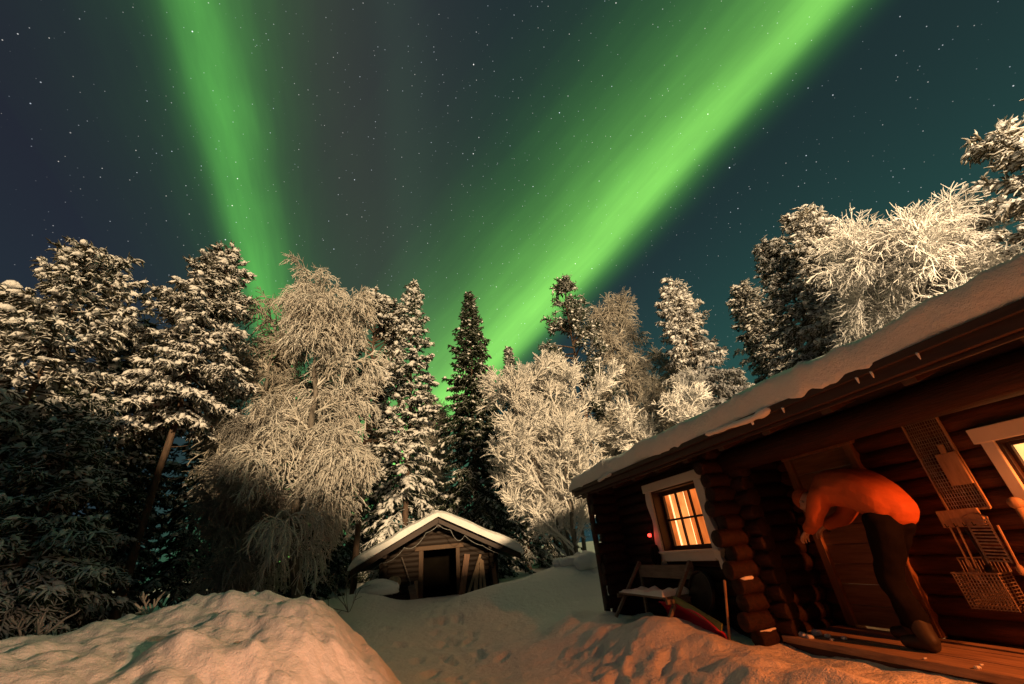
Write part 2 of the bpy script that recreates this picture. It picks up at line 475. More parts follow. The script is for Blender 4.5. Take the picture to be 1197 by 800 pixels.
M['cable'] = mat('frosted_cable', (0.40, 0.40, 0.39), 0.8, nscale=20.0, col2=(0.10, 0.10, 0.10))


def glass_mat():
    m = bpy.data.materials.new('window_glass'); m.use_nodes = True
    t = m.node_tree; t.nodes.clear(); n = NB(t)
    tr = n.n('ShaderNodeBsdfTransparent'); gl = n.n('ShaderNodeBsdfGlossy'); gl.inputs['Roughness'].default_value = 0.05
    mx = n.n('ShaderNodeMixShader'); mx.inputs[0].default_value = 0.06
    t.links.new(tr.outputs[0], mx.inputs[1]); t.links.new(gl.outputs[0], mx.inputs[2])
    o = n.n('ShaderNodeOutputMaterial'); t.links.new(mx.outputs[0], o.inputs[0])
    return m


M['glass'] = glass_mat()

# ================================================================== terrain
AZF = R(-16.9)                                             # direction the cabin front runs in
AV = np.array([sin(AZF), cos(AZF)]); NV = np.array([cos(AZF), -sin(AZF)])


def polar(azd, dist):
    return np.array([sin(R(azd)) * dist, cos(R(azd)) * dist])


def bump2(x, y, c, rx, ry, ang, hh):
    dx, dy = x - c[0], y - c[1]
    ca, sa = cos(ang), sin(ang)
    ux, uy = (dx * ca + dy * sa) / rx, (-dx * sa + dy * ca) / ry
    return hh * np.exp(-(ux * ux + uy * uy))


def ground_z(x, y):
    shp = np.shape(x)
    x = np.atleast_1d(np.asarray(x, float)); y = np.atleast_1d(np.asarray(y, float))
    s = AV[0] * x + AV[1] * y
    d = NV[0] * x + NV[1] * y
    r = np.hypot(x, y)
    z = 0.10 + 0.32 * sstep(8.0, 14.0, r) + 0.15 * sstep(14, 30, r) + 0.0 * r
    # snow cleared from the path and thrown against the cabin
    ridge = sstep(2.0, 3.0, d) * (0.27 + 0.07 * fbm(s * 1.2, d * 1.2, 0, 31, 3)) * sstep(8.6, 7.2, s)
    ridge *= 1 - 0.25 * sstep(3.0, 3.5, d)
    z = z + ridge
    z = z + 0.06 * np.exp(-((s - 5.55) / 0.35) ** 2 - ((d - 3.0) / 0.2) ** 2)
    # unseen bank added behind the photographer to shade the path
    z = z + 1.75 * np.exp(-((y + 3.6) / 1.0) ** 2) * sstep(0.0, 1.5, x) * sstep(5.4, 4.6, x)
    # banks in front of the hut and to its right
    z = z + bump2(x, y, polar(0.5, 11.3), 2.3, 1.1, 0.15, 0.50)
    z = z + bump2(x, y, polar(6.5, 12.0), 1.3, 0.9, 0.2, 0.35)
    z = z + bump2(x, y, polar(-20.5, 12.6), 1.1, 0.9, 0.0, 0.30)
    # path trodden between the two banks up to the hut
    z = z - 0.10 * np.exp(-((x + 0.15 * y + 0.2) / 0.9) ** 2) * sstep(11.5, 7.0, r) * sstep(1.5, 3, r)
    nearc = sstep(14, 5, r)
    z = z + 0.030 * nearc * fbm(x * 1.1, y * 1.1, 0, 3, 4) + 0.016 * nearc * fbm(x * 4.0, y * 4.0, 0, 5, 4)
    lump = np.maximum(0, fbm(x * 2.6, y * 2.6, 0, 77, 3)) * sstep(1.7, 2.6, d) * sstep(3.6, 3.0, d) * sstep(9, 6, r)
    z = z + 0.045 * lump
    z = z + 0.12 * (1 - nearc) * fbm(x * 0.35, y * 0.35, 0, 9, 3)
    rs = np.random.RandomState(77)
    for k in range(150):
        tt = rs.rand()
        if k < 90:       # the track to the hut
            cx, cy = -0.75 - 0.145 * (3.5 + 8.5 * tt) + 0.35 * rs.normal() + 0.9 * (1 - tt), 3.5 + 8.5 * tt
            an = 0.15 + 0.2 * rs.normal()
        else:            # to and fro in front of the porch
            ss, dd = 1.5 + 4.5 * tt, 1.9 + 0.7 * rs.rand()
            cx, cy = AV[0] * ss + NV[0] * dd, AV[1] * ss + NV[1] * dd
            an = rs.uniform(-1.2, 1.2)
        m_ = (np.abs(x - cx) < 0.5) & (np.abs(y - cy) < 0.5)
        if not np.any(m_): continue
        dx, dy = x[m_] - cx, y[m_] - cy
        ux, uy = dx * cos(an) + dy * sin(an), -dx * sin(an) + dy * cos(an)
        q_ = (ux / 0.075) ** 2 + (uy / 0.17) ** 2
        z[m_] += -(rs.uniform(0.03, 0.07) if k < 90 else rs.uniform(0.015, 0.04)) * np.exp(-q_ ** 2) + 0.016 * np.exp(-((np.sqrt(q_) - 1.5) / 0.35) ** 2)
    z = z + 4.0 * sstep(60, 400, r)
    return z.reshape(shp)


def build_ground():
    az = np.concatenate([np.arange(-72, 72, 0.42), np.arange(72, 288, 4.0)])
    rr = np.concatenate([[0.0], np.geomspace(0.5, 40, 400), np.geomspace(44, 900, 24)])
    A, RR = np.meshgrid(np.radians(az), rr, indexing='ij')
    x, y = np.sin(A) * RR, np.cos(A) * RR
    V = np.stack([x, y, ground_z(x, y)], -1)
    na, nr = A.shape
    i = np.arange(na)[:, None] * nr + np.arange(nr - 1)[None, :]
    j = ((np.arange(na) + 1) % na)[:, None] * nr + np.arange(nr - 1)[None, :]
    F = np.stack([i, i + 1, j + 1, j], -1).reshape(-1, 4)
    b = MB(); b.add(V, F)
    o = b.build('snow_ground', M['snow_path'], smooth=True)
    tag(o, 'trodden snow covering the yard and the forest floor', None, None, 'structure')


build_ground()


def interp(x, xs, ys):
    return np.interp(x, xs, ys)


def build_pile():
    """the big heap of shovelled snow at the left"""
    az = np.linspace(-100, -6, 420)
    rr = np.linspace(1.0, 7.2, 300)
    A, RR = np.meshgrid(az, rr, indexing='ij')
    # crest: distance and height over azimuth
    rc = interp(A, [-100, -60, -49, -35, -24, -15, -6], [4.0, 4.1, 4.3, 4.5, 4.6, 4.3, 4.2])
    tanc = interp(A, [-100, -62, -49, -42, -35, -30, -26, -23, -20, -17.5, -14.8, -12, -6], [-0.10, -0.055, -0.045, -0.034, -0.014, -0.018, -0.034, -0.066, -0.125, -0.165, -0.215, -0.29, -0.40])
    zc = 1.29 + tanc * rc
    t = (RR - rc)
    zf = zc - (zc + 0.35) * sstep(0, 1, np.clip(-t / 3.3, 0, 1) ** 1.05) * 0.88
    zb = zc - (zc + 0.5) * sstep(0, 1, np.clip(t / 2.2, 0, 1))
    z = np.where(t < 0, zf, zb)
    x, y = np.sin(np.radians(A)) * RR, np.cos(np.radians(A)) * RR
    amp = sstep(-0.1, 0.6, z) * sstep(1.0, 1.6, RR)
    big = fbm(x * 0.9, y * 0.9, 0, 11, 2) * 0.10
    rid = (np.abs(fbm(x * 1.6, y * 1.6, 0, 21, 2)) - 0.35) * 0.10 + (np.abs(vnoise(x * 4.2 + 0.8 * vnoise(x * 2, y * 2, 0, 8), y * 4.2, 0, 22)) - 0.25) * 0.06
    sml = fbm(x * 4.0, y * 4.0, 0, 41, 3) * 0.018 + np.abs(fbm(x * 9.0 + 3, y * 9.0, 0, 51, 2)) * 0.022
    rs = np.random.RandomState(99)
    sml = sml + fbm(x * 16.0, y * 16.0, 0, 52, 2) * 0.004
    for k in range(260):
        pa, pr = R(rs.uniform(-75, -14)), rs.uniform(2.0, 4.7)
        cx, cy = sin(pa) * pr, cos(pa) * pr
        rr_ = rs.uniform(0.03, 0.11)
        m_ = (np.abs(x - cx) < 3 * rr_) & (np.abs(y - cy) < 3 * rr_)
        q_ = ((x[m_] - cx) ** 2 + ((y[m_] - cy) * rs.uniform(0.8, 1.3)) ** 2) / rr_ ** 2
        sml[m_] += rr_ * rs.uniform(0.1, 0.4) * np.exp(-q_ ** 1.6)
    fade = 0.45 + 0.55 * np.clip(np.abs(t) / 0.8, 0, 1)
    z = z + (big * fade + rid * fade + sml) * amp
    V = np.stack([x, y, z], -1)
    na, nr = A.shape
    i = np.arange(na - 1)[:, None] * nr + np.arange(nr - 1)[None, :]
    F = np.stack([i, i + nr, i + nr + 1, i + 1], -1).reshape(-1, 4)
    b = MB(); b.add(V, F)
    o = b.build('snow_pile', M['snow_pile'], smooth=True)
    tag(o, 'big lumpy heap of shovelled snow lit orange in the left foreground', 'snow pile')


build_pile()

# ================================================================== the log cabin
CAB = empty('log_cabin', (AV[0] * 6.9 + NV[0] * 3.65, AV[1] * 6.9 + NV[1] * 3.65, 0.0), AZF - pi / 2 + 0.0)
CAB.rotation_euler = (0, 0, math.atan2(-AV[1], -AV[0]))
tag(CAB, 'dark log cabin with a thick snow roof and lit windows at the right', 'cabin')
CM = np.array(CAB.matrix_basis)[:3, :3]
CLOC = np.array(CAB.location)


def cl(s, d, z):
    """(along the front, away from the camera line, height) -> cabin-local point"""
    return np.array([6.9 - s, d - 3.65, z])


def cw(s, d, z):
    return np.array([AV[0] * s + NV[0] * d, AV[1] * s + NV[1] * d, z])


LR = 0.086                        # log radius
PITCHZ = 0.15
EAVE_Z, EAVE_D, SLOPE = 2.20, 3.25, math.tan(R(17))


def roof_z(d):
    dr = 5.9
    return EAVE_Z + SLOPE * (min(d, 2 * dr - d) - EAVE_D)


# front wall of the closed room, with the window opening
b = MB()
W1 = (5.66, 4.62, 1.12, 1.93)     # opening s_left, s_right, z0, z1
row = 0
z = 0.12
while z < 2.2:
    D0 = 3.76
    inside = (z + LR > W1[2] and z - LR < W1[3])
    e1 = 6.9 + 0.25 + 0.05 * sin(row * 2.3); e0 = 3.88 + 0.03 * sin(row * 3.1)
    if inside:
        b.log(cl(e1, D0, z), cl(W1[0], D0, z), LR, seed=row, seg=5)
        b.log(cl(W1[1], D0, z), cl(e0, D0, z), LR, seed=row + 50, seg=5)
    else:
        b.log(cl(e1, D0, z), cl(e0, D0, z), LR, seed=row, seg=12)
    row += 1; z += PITCHZ
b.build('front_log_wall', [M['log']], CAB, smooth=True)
# far end wall and partition beside the porch: their log ends stick out of the front
for (sw, d0, d1, nm, sd_) in ((6.9, 3.26, 8.3, 'end_log_wall', 200), (4.13, 3.40, 4.52, 'partition_log_wall', 300), (-1.3, 3.5, 8.3, 'end_log_wall', 400)):
    b = MB(); z = 0.195; row = 0
    while z < 2.15:
        jj = 0.07 * sin(row * 2.7 + sd_)
        b.log(cl(sw, d0 + jj, z), cl(sw, d1, z), LR * 1.02, seed=sd_ + row, seg=9)
        row += 1; z += PITCHZ
    b.build(nm, [M['log']], CAB, smooth=True)
# snow caught on the log ends
b = MB()
rs = np.random.RandomState(5)
for (sw, d0, rows) in ((6.9, 3.26, range(0, 13)), (4.13, 3.40, range(0, 13))):
    for rw in rows:
        if rs.rand() < 0.62: continue
        jj = 0.07 * sin(rw * 2.7 + (200 if sw > 5 else 300))
        zz = 0.195 + PITCHZ * rw + LR * 0.80
        l = rs.uniform(0.10, 0.26)
        n_ = 6
        P = np.array([cl(sw + (-0.06 if sw < 5 else 0.0) + rs.normal(0, 0.01), d0 + jj + 0.02 + l * q / (n_ - 1), zz) for q in range(n_)])
        b = MB(); b.tubes(P, np.array([0.012, 0.03, 0.034, 0.032, 0.026, 0.010]) * rs.uniform(0.35, 1.0, 6) * rs.uniform(0.5, 1.0), 8, 0, True)
        b.build('snow_on_log_end', M['snow_soft'], CAB, smooth=True)

# porch wall with door and window openings
b = MB()
DP = 4.51
W2 = (2.06, 0.85, 0.92, 1.74)
DOOR = (3.88, 3.12, 0.37, 2.0)
row = 0; z = 0.30
while z < 2.45:
    segs = [(4.1, -1.3)]
    def cut(segs, a, c):
        out = []
        for (p, q) in segs:
            if a < p and c > q: out += [(p, a), (c, q)]
            elif a >= p > c > q: out += [(c, q)]
            else: out += [(p, q)]
        return out
    if z + LR > DOOR[2] and z - LR < DOOR[3]: segs = cut(segs, DOOR[0], DOOR[1])
    if z + LR > W2[2] and z - LR < W2[3]: segs = cut(segs, W2[0], W2[1])
    for qi, (p, q) in enumerate(segs):
        if p - q > 0.02: b.log(cl(p, DP, z), cl(q, DP, z), LR, seed=600 + row * 5 + qi, seg=max(3, int((p - q) / 0.4)))
    row += 1; z += PITCHZ
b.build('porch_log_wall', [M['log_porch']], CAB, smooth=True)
b = MB(); z = 0.12; row = 0
while z < 2.2:
    b.log(cl(7.1, 8.1, z), cl(-1.5, 8.1, z), LR, seed=800 + row); z += PITCHZ; row += 1
b.build('back_log_wall', [M['log']], CAB, smooth=True)

# top plate beams that carry the roof over the porch
b = MB()
b.log(cl(4.3, 3.72, 2.02), cl(-1.7, 3.72, 2.02), 0.125, seed=71, seg=10)
b.log(cl(7.3, 3.72, 2.235), cl(-1.7, 3.72, 2.235), 0.10, seed=72, seg=14)
b.build('eave_beam', [M['log']], CAB, smooth=True)
# rafters' ends
b = MB()
for s in np.arange(7.35, -1.9, -0.62):
    b.beam(cl(s, 3.3, EAVE_Z - 0.075), cl(s, 4.5, roof_z(4.5) - 0.075), 0.11, 0.09)
b.build('rafters', [M['board']], CAB, bevel=0.006)
# gable triangles
for sw in (6.9, -1.3):
    b = MB()
    V = [cl(sw + dx, d, z) for dx in (-0.09, 0.09) for (d, z) in ((3.7, 2.1), (8.1, 2.1), (8.1, roof_z(8.1) - 0.02), (5.9, roof_z(5.9) - 0.02), (3.7, roof_z(3.7) - 0.02))]
    b.add(V, [[0, 1, 2, 3, 4], [9, 8, 7, 6, 5]] + [[i, i + 5, (i + 1) % 5 + 5, (i + 1) % 5] for i in range(5)])
    b.build('gable', [M['board']], CAB)

# roof deck, fascia boards and the snow on it
b = MB()
for (da, db) in ((EAVE_D, 5.9), (5.9, 8.55)):
    za, zb = roof_z(da), roof_z(db)
    V = [cl(s, d, z + dz) for s in (7.5, -2.0) for (d, z) in ((da, za), (db, zb)) for dz in (0.0, 0.07)]
    b.add(V, np.array([[0, 1, 3, 2], [4, 6, 7, 5], [0, 4, 5, 1], [2, 3, 7, 6], [0, 2, 6, 4], [1, 5, 7, 3]]))
roof = b.build('roof', [M['board']], CAB)
b = MB()
b.box(cl(7.52, 3.205, 2.13), cl(-2.0, 3.247, 2.275))
b.box(cl(7.52, 3.17, 2.205), cl(-2.0, 3.204, 2.262))
b.box(cl(7.52, 3.25, 2.10), cl(-2.0, 3.275, 2.128))
b.build('fascia_board', [M['board']], roof, bevel=0.005)

def roof_snow():
    ns, nd = 420, 34
    s = np.linspace(7.62, -2.1, ns)
    P = []
    for i, si in enumerate(s):
        endf = min(1.0, max(0.0, (7.62 - si) / 0.30)) ** 0.5
        th = (0.25 + 0.022 * fbm(si * 0.7, 0.3, 0, 61, 2)) * (0.25 + 0.75 * endf)
        over = 0.085 + 0.022 * fbm(si * 1.3, 5.0, 0, 62, 3) + 0.006 * fbm(si * 8.0, 2.0, 0, 63, 3)
        low = 0.0 + 0.03 * fbm(si * 1.6, 8.0, 0, 64, 3) + 0.012 * fbm(si * 9.0, 3.0, 0, 68, 3)
        ed = EAVE_D - over
        prof = []
        # underside, lip, then up the slope to the ridge
        prof.append((ed + 0.20, roof_z(EAVE_D + .1) + 0.078 + 0.002))
        prof.append((ed + 0.045, 2.235 + low))
        for a in np.linspace(-75, 88, 14):
            rr_ = th * 0.5
            ca, sa = cos(R(a)), sin(R(a))
            prof.append((ed + rr_ * 0.5 - rr_ * 0.5 * abs(ca) ** 0.6, 2.235 + low + rr_ + rr_ * math.copysign(abs(sa) ** 0.8, sa)))
        dd = np.linspace(ed + 0.16, 5.9, nd - 18)
        for d in dd[1:]:
            prof.append((d, roof_z(d) + 0.07 + th + 0.02 * float(vnoise(si * 2, d * 2, 0, 65)) - 0.03 * math.exp(-((d - 3.3) / 0.2) ** 2)))
        prof.append((6.4, roof_z(6.4) + 0.07 + th)); prof.append((8.6, roof_z(8.55) + 0.07 + th * 0.7))
        prof.append((8.6, roof_z(8.55) + 0.06))
        P.append([cl(si, d, z) for d, z in prof])
    P = np.array(P)
    n_, m_ = P.shape[:2]
    P[:, 2:16, 1] += 0.006 * fbm(P[:, 2:16, 0] * 7, P[:, 2:16, 2] * 7, 0, 66, 3)
    P[:, 2:16, 2] += 0.006 * fbm(P[:, 2:16, 0] * 6, P[:, 2:16, 2] * 9, 0, 67, 3)
    i = np.arange(n_ - 1)[:, None] * m_ + np.arange(m_ - 1)[None, :]
    F = np.stack([i, i + m_, i + m_ + 1, i + 1], -1).reshape(-1, 4)
    bb = MB(); bb.add(P, F)
    bb.add(P[0], [list(range(m_))]); bb.add(P[-1], [list(range(m_))[::-1]])
    bb.build('snow_cover', M['snow_soft'], roof, smooth=True)

roof_snow()

# the slab of snow that has slid over the fascia, in pieces
b = MB()
rs = np.random.RandomState(8)
for (sa, sb, r0) in ((3.62, 2.75, 0.034), (6.35, 5.85, 0.03)):
    n_ = max(8, int((sa - sb) / 0.03))
    ss = np.linspace(sa, sb, n_)
    env = np.minimum(1, np.minimum(np.arange(n_), n_ - 1 - np.arange(n_)) / 2.0 + 0.4)
    rad = r0 * env * (1 + 0.3 * fbm(ss * 4.0, 1.0, 0, 81, 3) + 0.14 * fbm(ss * 16.0, 2.0, 0, 82, 2))
    P = np.array([cl(x, 3.168 + 0.01 * float(vnoise(x * 4, 0, 0, 83)), 2.245 - 0.35 * r0 + 0.02 * float(vnoise(x * 3, 9, 0, 84))) for x in ss])
    b = MB(); b.tubes(P, rad, 10, 0, True); b.build('slid_snow', M['snow_soft'], roof, smooth=True)
for q in range(7):      # little hanging ends
    x = rs.uniform(0.2, 3.4); b = MB()
    P = np.array([cl(x, 3.175, 2.21 - 0.012 * j) for j in range(5)])
    b.tubes(P, np.array([0.018, 0.016, 0.013, 0.010, 0.004]) * rs.uniform(0.3, 0.8), 6, 0, True)
    b.build('snow_drip', M['snow_soft'], roof, smooth=True)


# windows
def scallop(zs, amp):
    return amp * np.sin((zs - zs[0]) / (zs[-1] - zs[0]) * pi * 4) * 0.5


def poly_prism(b, pts, d0, d1, mi=0):
    """pts: (s, z) outline -> prism between depths d0 and d1"""
    n_ = len(pts)
    V = [cl(s, d0, z) for s, z in pts] + [cl(s, d1, z) for s, z in pts]
    b.add(V, [list(range(n_)), list(range(2 * n_ - 1, n_ - 1, -1))] + [[i, i + n_, (i + 1) % n_ + n_, (i + 1) % n_] for i in range(n_)], mi)


def window(op, dface, room, panes=(3, 2), wavy=True, foot=0.07, capw=0.0, reveal=0.12, curtains=True, fw=0.125, sw=0.055):
    s0, s1, z0, z1 = op           # s0 > s1
    root = MB()
    # frame (the window part itself): painted casing
    zs = np.linspace(z0 - 0.12 - foot, z1 + 0.02, 36)
    for (si, sg) in ((s0, 1), (s1, -1)):
        inner = np.full_like(zs, si)
        w = np.where(zs < z0 - 0.10, 0.06, fw) + (0.028 * np.sin((zs - z0) / (z1 - z0) * pi * 3.0) if wavy else 0)
        lowc = zs < z0 - 0.10
        inn = np.where(lowc, si + sg * (fw - 0.075), si)
        outr = si + sg * np.where(lowc, fw - 0.005, w)
        pts = list(zip(inn, zs)) + list(zip(outr[::-1], zs[::-1]))
        poly_prism(root, pts, dface - 0.035, dface + 0.03)
    root.box(cl(s0 + fw + 0.045 + capw, dface - 0.045, z1), cl(s1 - fw - 0.045 - capw, dface + 0.03, z1 + 0.115))
    root.box(cl(s0 + 0.0, dface - 0.034, z0 - 0.105), cl(s1 - 0.0, dface + 0.03, z0 - 0.004))
    win = root.build('window', [M['white']], CAB, bevel=0.006)
    q = MB()
    q.box(cl(s0 + 0.14, dface - 0.075, z0 - 0.003), cl(s1 - 0.14, dface + 0.05, z0 + 0.022))
    q.build('sill', [M['white']], win, bevel=0.005)
    # reveal boards and sash
    q = MB()
    ds = dface + reveal
    q.box(cl(s0 + 0.003, dface - 0.01, z0), cl(s0 - 0.022, ds + 0.06, z1))
    q.box(cl(s1 + 0.022, dface - 0.01, z0), cl(s1 - 0.003, ds + 0.06, z1))
    q.box(cl(s0 - 0.022, dface - 0.01, z1 - 0.022), cl(s1 + 0.022, ds + 0.06, z1 + 0.003))
    q.box(cl(s0 - 0.022, dface + 0.05, z0 - 0.01), cl(s1 + 0.022, ds + 0.06, z0 + 0.02))
    q.box(cl(s0 + 0.06, dface + 0.032, z0 - 0.17), cl(s1 - 0.06, dface + 0.18, z0 - 0.011))
    q.box(cl(s0 + 0.06, dface + 0.032, z1 + 0.004), cl(s1 - 0.06, dface + 0.18, z1 + 0.20))
    a0, a1, c0, c1 = s0 - 0.022, s1 + 0.022, z0 + 0.02, z1 - 0.022
    q.box(cl(a0, ds, c0), cl(a0 - sw, ds + 0.04, c1)); q.box(cl(a1 + sw, ds, c0), cl(a1, ds + 0.04, c1))
    q.box(cl(a0 - sw, ds, c0), cl(a1 + sw, ds + 0.04, c0 + sw)); q.box(cl(a0 - sw, ds, c1 - sw), cl(a1 + sw, ds + 0.04, c1))
    q.build('sash', [M['sash']], win, bevel=0.004)
    q = MB()
    g0, g1, h0, h1 = a0 - sw, a1 + sw, c0 + sw, c1 - sw
    for i in range(1, panes[0]):
        x = g0 + (g1 - g0) * i / panes[0]
        q.box(cl(x + 0.013, ds + 0.004, h0), cl(x - 0.013, ds + 0.034, h1))
    for i in range(1, panes[1]):
        x = h0 + (h1 - h0) * i / panes[1]
        q.box(cl(g0, ds + 0.006, x - 0.013), cl(g1, ds + 0.032, x + 0.013))
    q.build('muntin', [M['muntin']], win, bevel=0.003)
    q = MB()
    V = [cl(g0, ds + 0.02, h0), cl(g1, ds + 0.02, h0), cl(g1, ds + 0.02, h1), cl(g0, ds + 0.02, h1)]
    q.add(V, [[0, 1, 2, 3]])
    q.build('pane', [M['glass']], win)
    # lit room behind
    q = MB()
    q.box(cl(s0 + 1.1, dface + 0.95, z0 - 0.3), cl(s1 - 0.3, dface + 1.0, z1 + 0.3))
    q.build('lit_room_wall', [room], win)
    if curtains:
        q = MB()
        W = g0 - g1
        for ci, (f0, f1) in enumerate(((-0.5, -0.02), (0.05, 0.40), (0.425, 1.06))):
            q = MB(); n_ = 40
            t = np.linspace(0, 1, n_)
            ss = g0 - W * (f0 + (f1 - f0) * t)
            dd = ds + 0.10 + 0.018 * np.sin(t * (f1 - f0) * 55) + 0.008 * np.sin(t * 61 + f0 * 9)
            V = [cl(x, d, h0 - 0.1) for x, d in zip(ss, dd)] + [cl(x, d, h1 + 0.1) for x, d in zip(ss, dd)]
            V += [cl(x, d + 0.004, h0 - 0.1) for x, d in zip(ss, dd)] + [cl(x, d + 0.004, h1 + 0.1) for x, d in zip(ss, dd)]
            i = np.arange(n_ - 1)
            q.add(V, np.concatenate([np.stack([i, i + 1, i + n_ + 1, i + n_], -1), np.stack([i + 2 * n_, i + 3 * n_, i + 3 * n_ + 1, i + 2 * n_ + 1], -1)]))
            q.build('curtain', [M['curtain' if ci != 1 else 'bright_curtain']], win, smooth=True)
    else:
        q = MB()      # pot plant on the inner sill
        rs = np.random.RandomState(3)
        px = g0 - 0.22
        q.tubes(np.array([cl(px, ds + 0.16, h0 + 0.0 + 0.03 * j) for j in range(5)]), [0.045, 0.05, 0.055, 0.06, 0.06], 12, 0, True)
        for j in range(40):
            an, e_ = rs.uniform(0, 2 * pi), rs.uniform(0.2, 1.4)
            l = rs.uniform(0.1, 0.26)
            base_ = cl(px, ds + 0.16, h0 + 0.12)
            dirv = np.array([cos(an) * cos(e_), sin(an) * cos(e_) * 0.5, sin(e_)])
            P = np.array([base_ + dirv * l * t - np.array([0, 0, 0.10]) * t * t for t in np.linspace(0, 1, 4)])
            q.tubes(P, [0.004, 0.014, 0.012, 0.002], 4)
        q.build('pot_plant', [M['muntin']], win)
        q = MB()
        for (f0, f1, ztop, zlow) in ((0.9, 1.06, h1 + 0.05, h0 - 0.05),):
            q = MB(); n_ = 24; t = np.linspace(0, 1, n_)
            ss = g0 - (g0 - g1) * (f0 + (f1 - f0) * t)
            dd = ds + 0.09 + 0.012 * np.sin(t * 18)
            V = [cl(x, d, zlow) for x, d in zip(ss, dd)] + [cl(x, d, ztop) for x, d in zip(ss, dd)]
            V += [cl(x, d + 0.004, zlow) for x, d in zip(ss, dd)] + [cl(x, d + 0.004, ztop) for x, d in zip(ss, dd)]
            i = np.arange(n_ - 1)
            q.add(V, np.concatenate([np.stack([i, i + 1, i + n_ + 1, i + n_], -1), np.stack([i + 2 * n_, i + 3 * n_, i + 3 * n_ + 1, i + 2 * n_ + 1], -1)]))
            q.build('curtain', [M['curtain']], win, smooth=True)
    return win


window(W1, 3.665, M['room'], (3, 2), True)
w2 = window(W2, 4.42, M['room_bright'], (3, 2), False, foot=0.0, capw=-0.01, reveal=0.03, curtains=False, fw=0.08, sw=0.025)

# door
q = MB()
ds0, ds1, dz0, dz1 = DOOR
nb = 9
for i in range(nb):
    za, zb = dz0 + 0.01 + (dz1 - dz0 - 0.03) * i / nb, dz0 + 0.01 + (dz1 - dz0 - 0.03) * (i + 1) / nb - 0.006
    q.box(cl(ds0 - 0.055, 4.425, za), cl(ds1 + 0.055, 4.47, zb))
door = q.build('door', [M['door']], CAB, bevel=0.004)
q = MB()
q.box(cl(ds0 + 0.03, 4.385, dz0), cl(ds0 - 0.055, 4.46, dz1 + 0.02)); q.box(cl(ds1 + 0.055, 4.385, dz0), cl(ds1 - 0.03, 4.46, dz1 + 0.02))
q.box(cl(ds0 + 0.05, 4.38, dz1 - 0.02), cl(ds1 - 0.05, 4.46, dz1 + 0.085))
q.build('door_frame', [M['jamb']], door, bevel=0.005)
q = MB()
q.tubes(np.array([cl(3.72, 4.43 - dd, 1.30 + zz) for dd, zz in ((0, 0.09), (0.035, 0.085), (0.045, 0), (0.035, -0.085), (0, -0.09))]), 0.009, 8, 0, True)
q.build('handle', [M['iron']], door, smooth=True)

# deck
q = MB()
for i in range(6):
    d0 = 3.66 + i * 0.125
    q.box(cl(4.0 if i > 0 else 4.02, d0, 0.315), cl(-1.3, d0 + 0.118, 0.37 - 0.002 * (i % 2)))
deck = q.build('deck', [M['deck']], CAB, bevel=0.004)
q = MB()
q.box(cl(4.0, 3.68, 0.0), cl(-1.3, 3.74, 0.31))
q.box(cl(4.15, 3.665, 0.14), cl(4.02, 3.85, 0.33))
q.build('deck_skirt', [M['board']], deck)
q = MB()
rs = np.random.RandomState(19)
for i in range(16):
    s = rs.uniform(3.5, 4.0) if i < 10 else rs.uniform(1.5, 3.3)
    d = rs.uniform(3.68, 3.95)
    r_ = rs.uniform(0.010, 0.035) if i < 10 else rs.uniform(0.006, 0.014)
    ph = np.linspace(0, 1, 6)
    P = np.array([cl(s + (t - 0.5) * r_ * 3.2, d + 0.01 * sin(9 * t), 0.372 + 0.006) for t in ph])
    q = MB(); q.tubes(P, r_ * np.array([0.25, 0.8, 1.0, 0.9, 0.7, 0.2]), 8, 0, True)
    q.build('deck_snow', M['snow_soft'], deck, smooth=True)

# post under the far end of the eave
q = MB()
P0, P1 = cl(7.02, 3.27, 0.15), cl(7.02, 3.27, 2.12)
q.log(P0, P1, 0.05, seed=91, k=10)
q.box(cl(7.10, 3.22, 2.06), cl(6.94, 3.34, 2.125))
q.build('post', [M['board']], CAB, smooth=False)

# ================================================================== things on and around the porch
def lantern(s, d, z, power):
    p = cw(s, d, z)
    root = empty('assumed_lantern', p, CAB.rotation_euler[2])  # assumed lantern, added outside the frame to light the porch
    tag(root, 'assumed unseen black iron lantern hanging under the porch eave, beside the bright porch window', 'lantern')
    q = MB()
    q.tubes(np.array([[0, 0, 0.16], [0, 0, 0.30]]), 0.006, 6)
    q.tubes(np.array([[0, 0, 0.16], [0, 0, 0.11], [0, 0, 0.10]]), [0.01, 0.075, 0.08], 8, 0, True)
    q.tubes(np.array([[0, 0, -0.10], [0, 0, -0.085]]), [0.07, 0.07], 8, 0, True)
    for a in range(4):
        q.tubes(np.array([[0.06 * cos(a * pi / 2), 0.06 * sin(a * pi / 2), -0.09], [0.06 * cos(a * pi / 2), 0.06 * sin(a * pi / 2), 0.10]]), 0.005, 5)
    q.build('lantern_cage', [M['iron']], root)
    q = MB()
    q.tubes(np.array([[0, 0, -0.05], [0, 0, -0.03], [0, 0, 0.0], [0, 0, 0.03], [0, 0, 0.045]]), [0.008, 0.03, 0.036, 0.026, 0.006], 10, 0, True)
    q.build('bulb', [M['lamp_glow']], root, smooth=True)
    ld = bpy.data.lights.new('assumed_lantern_light', 'SPOT'); ld.spot_size = R(172); ld.spot_blend = 0.12
    ld.energy = power; ld.color = (1.0, 0.215, 0.04); ld.shadow_soft_size = 0.045
    lo = bpy.data.objects.new('assumed_lantern_light', ld); COL.objects.link(lo)
    lo.parent = root; lo.location = (0, 0, -0.14)      # the downward spot cone keeps the light below the eave
    return root


lantern(-0.1, 4.20, 2.0, 700.0)

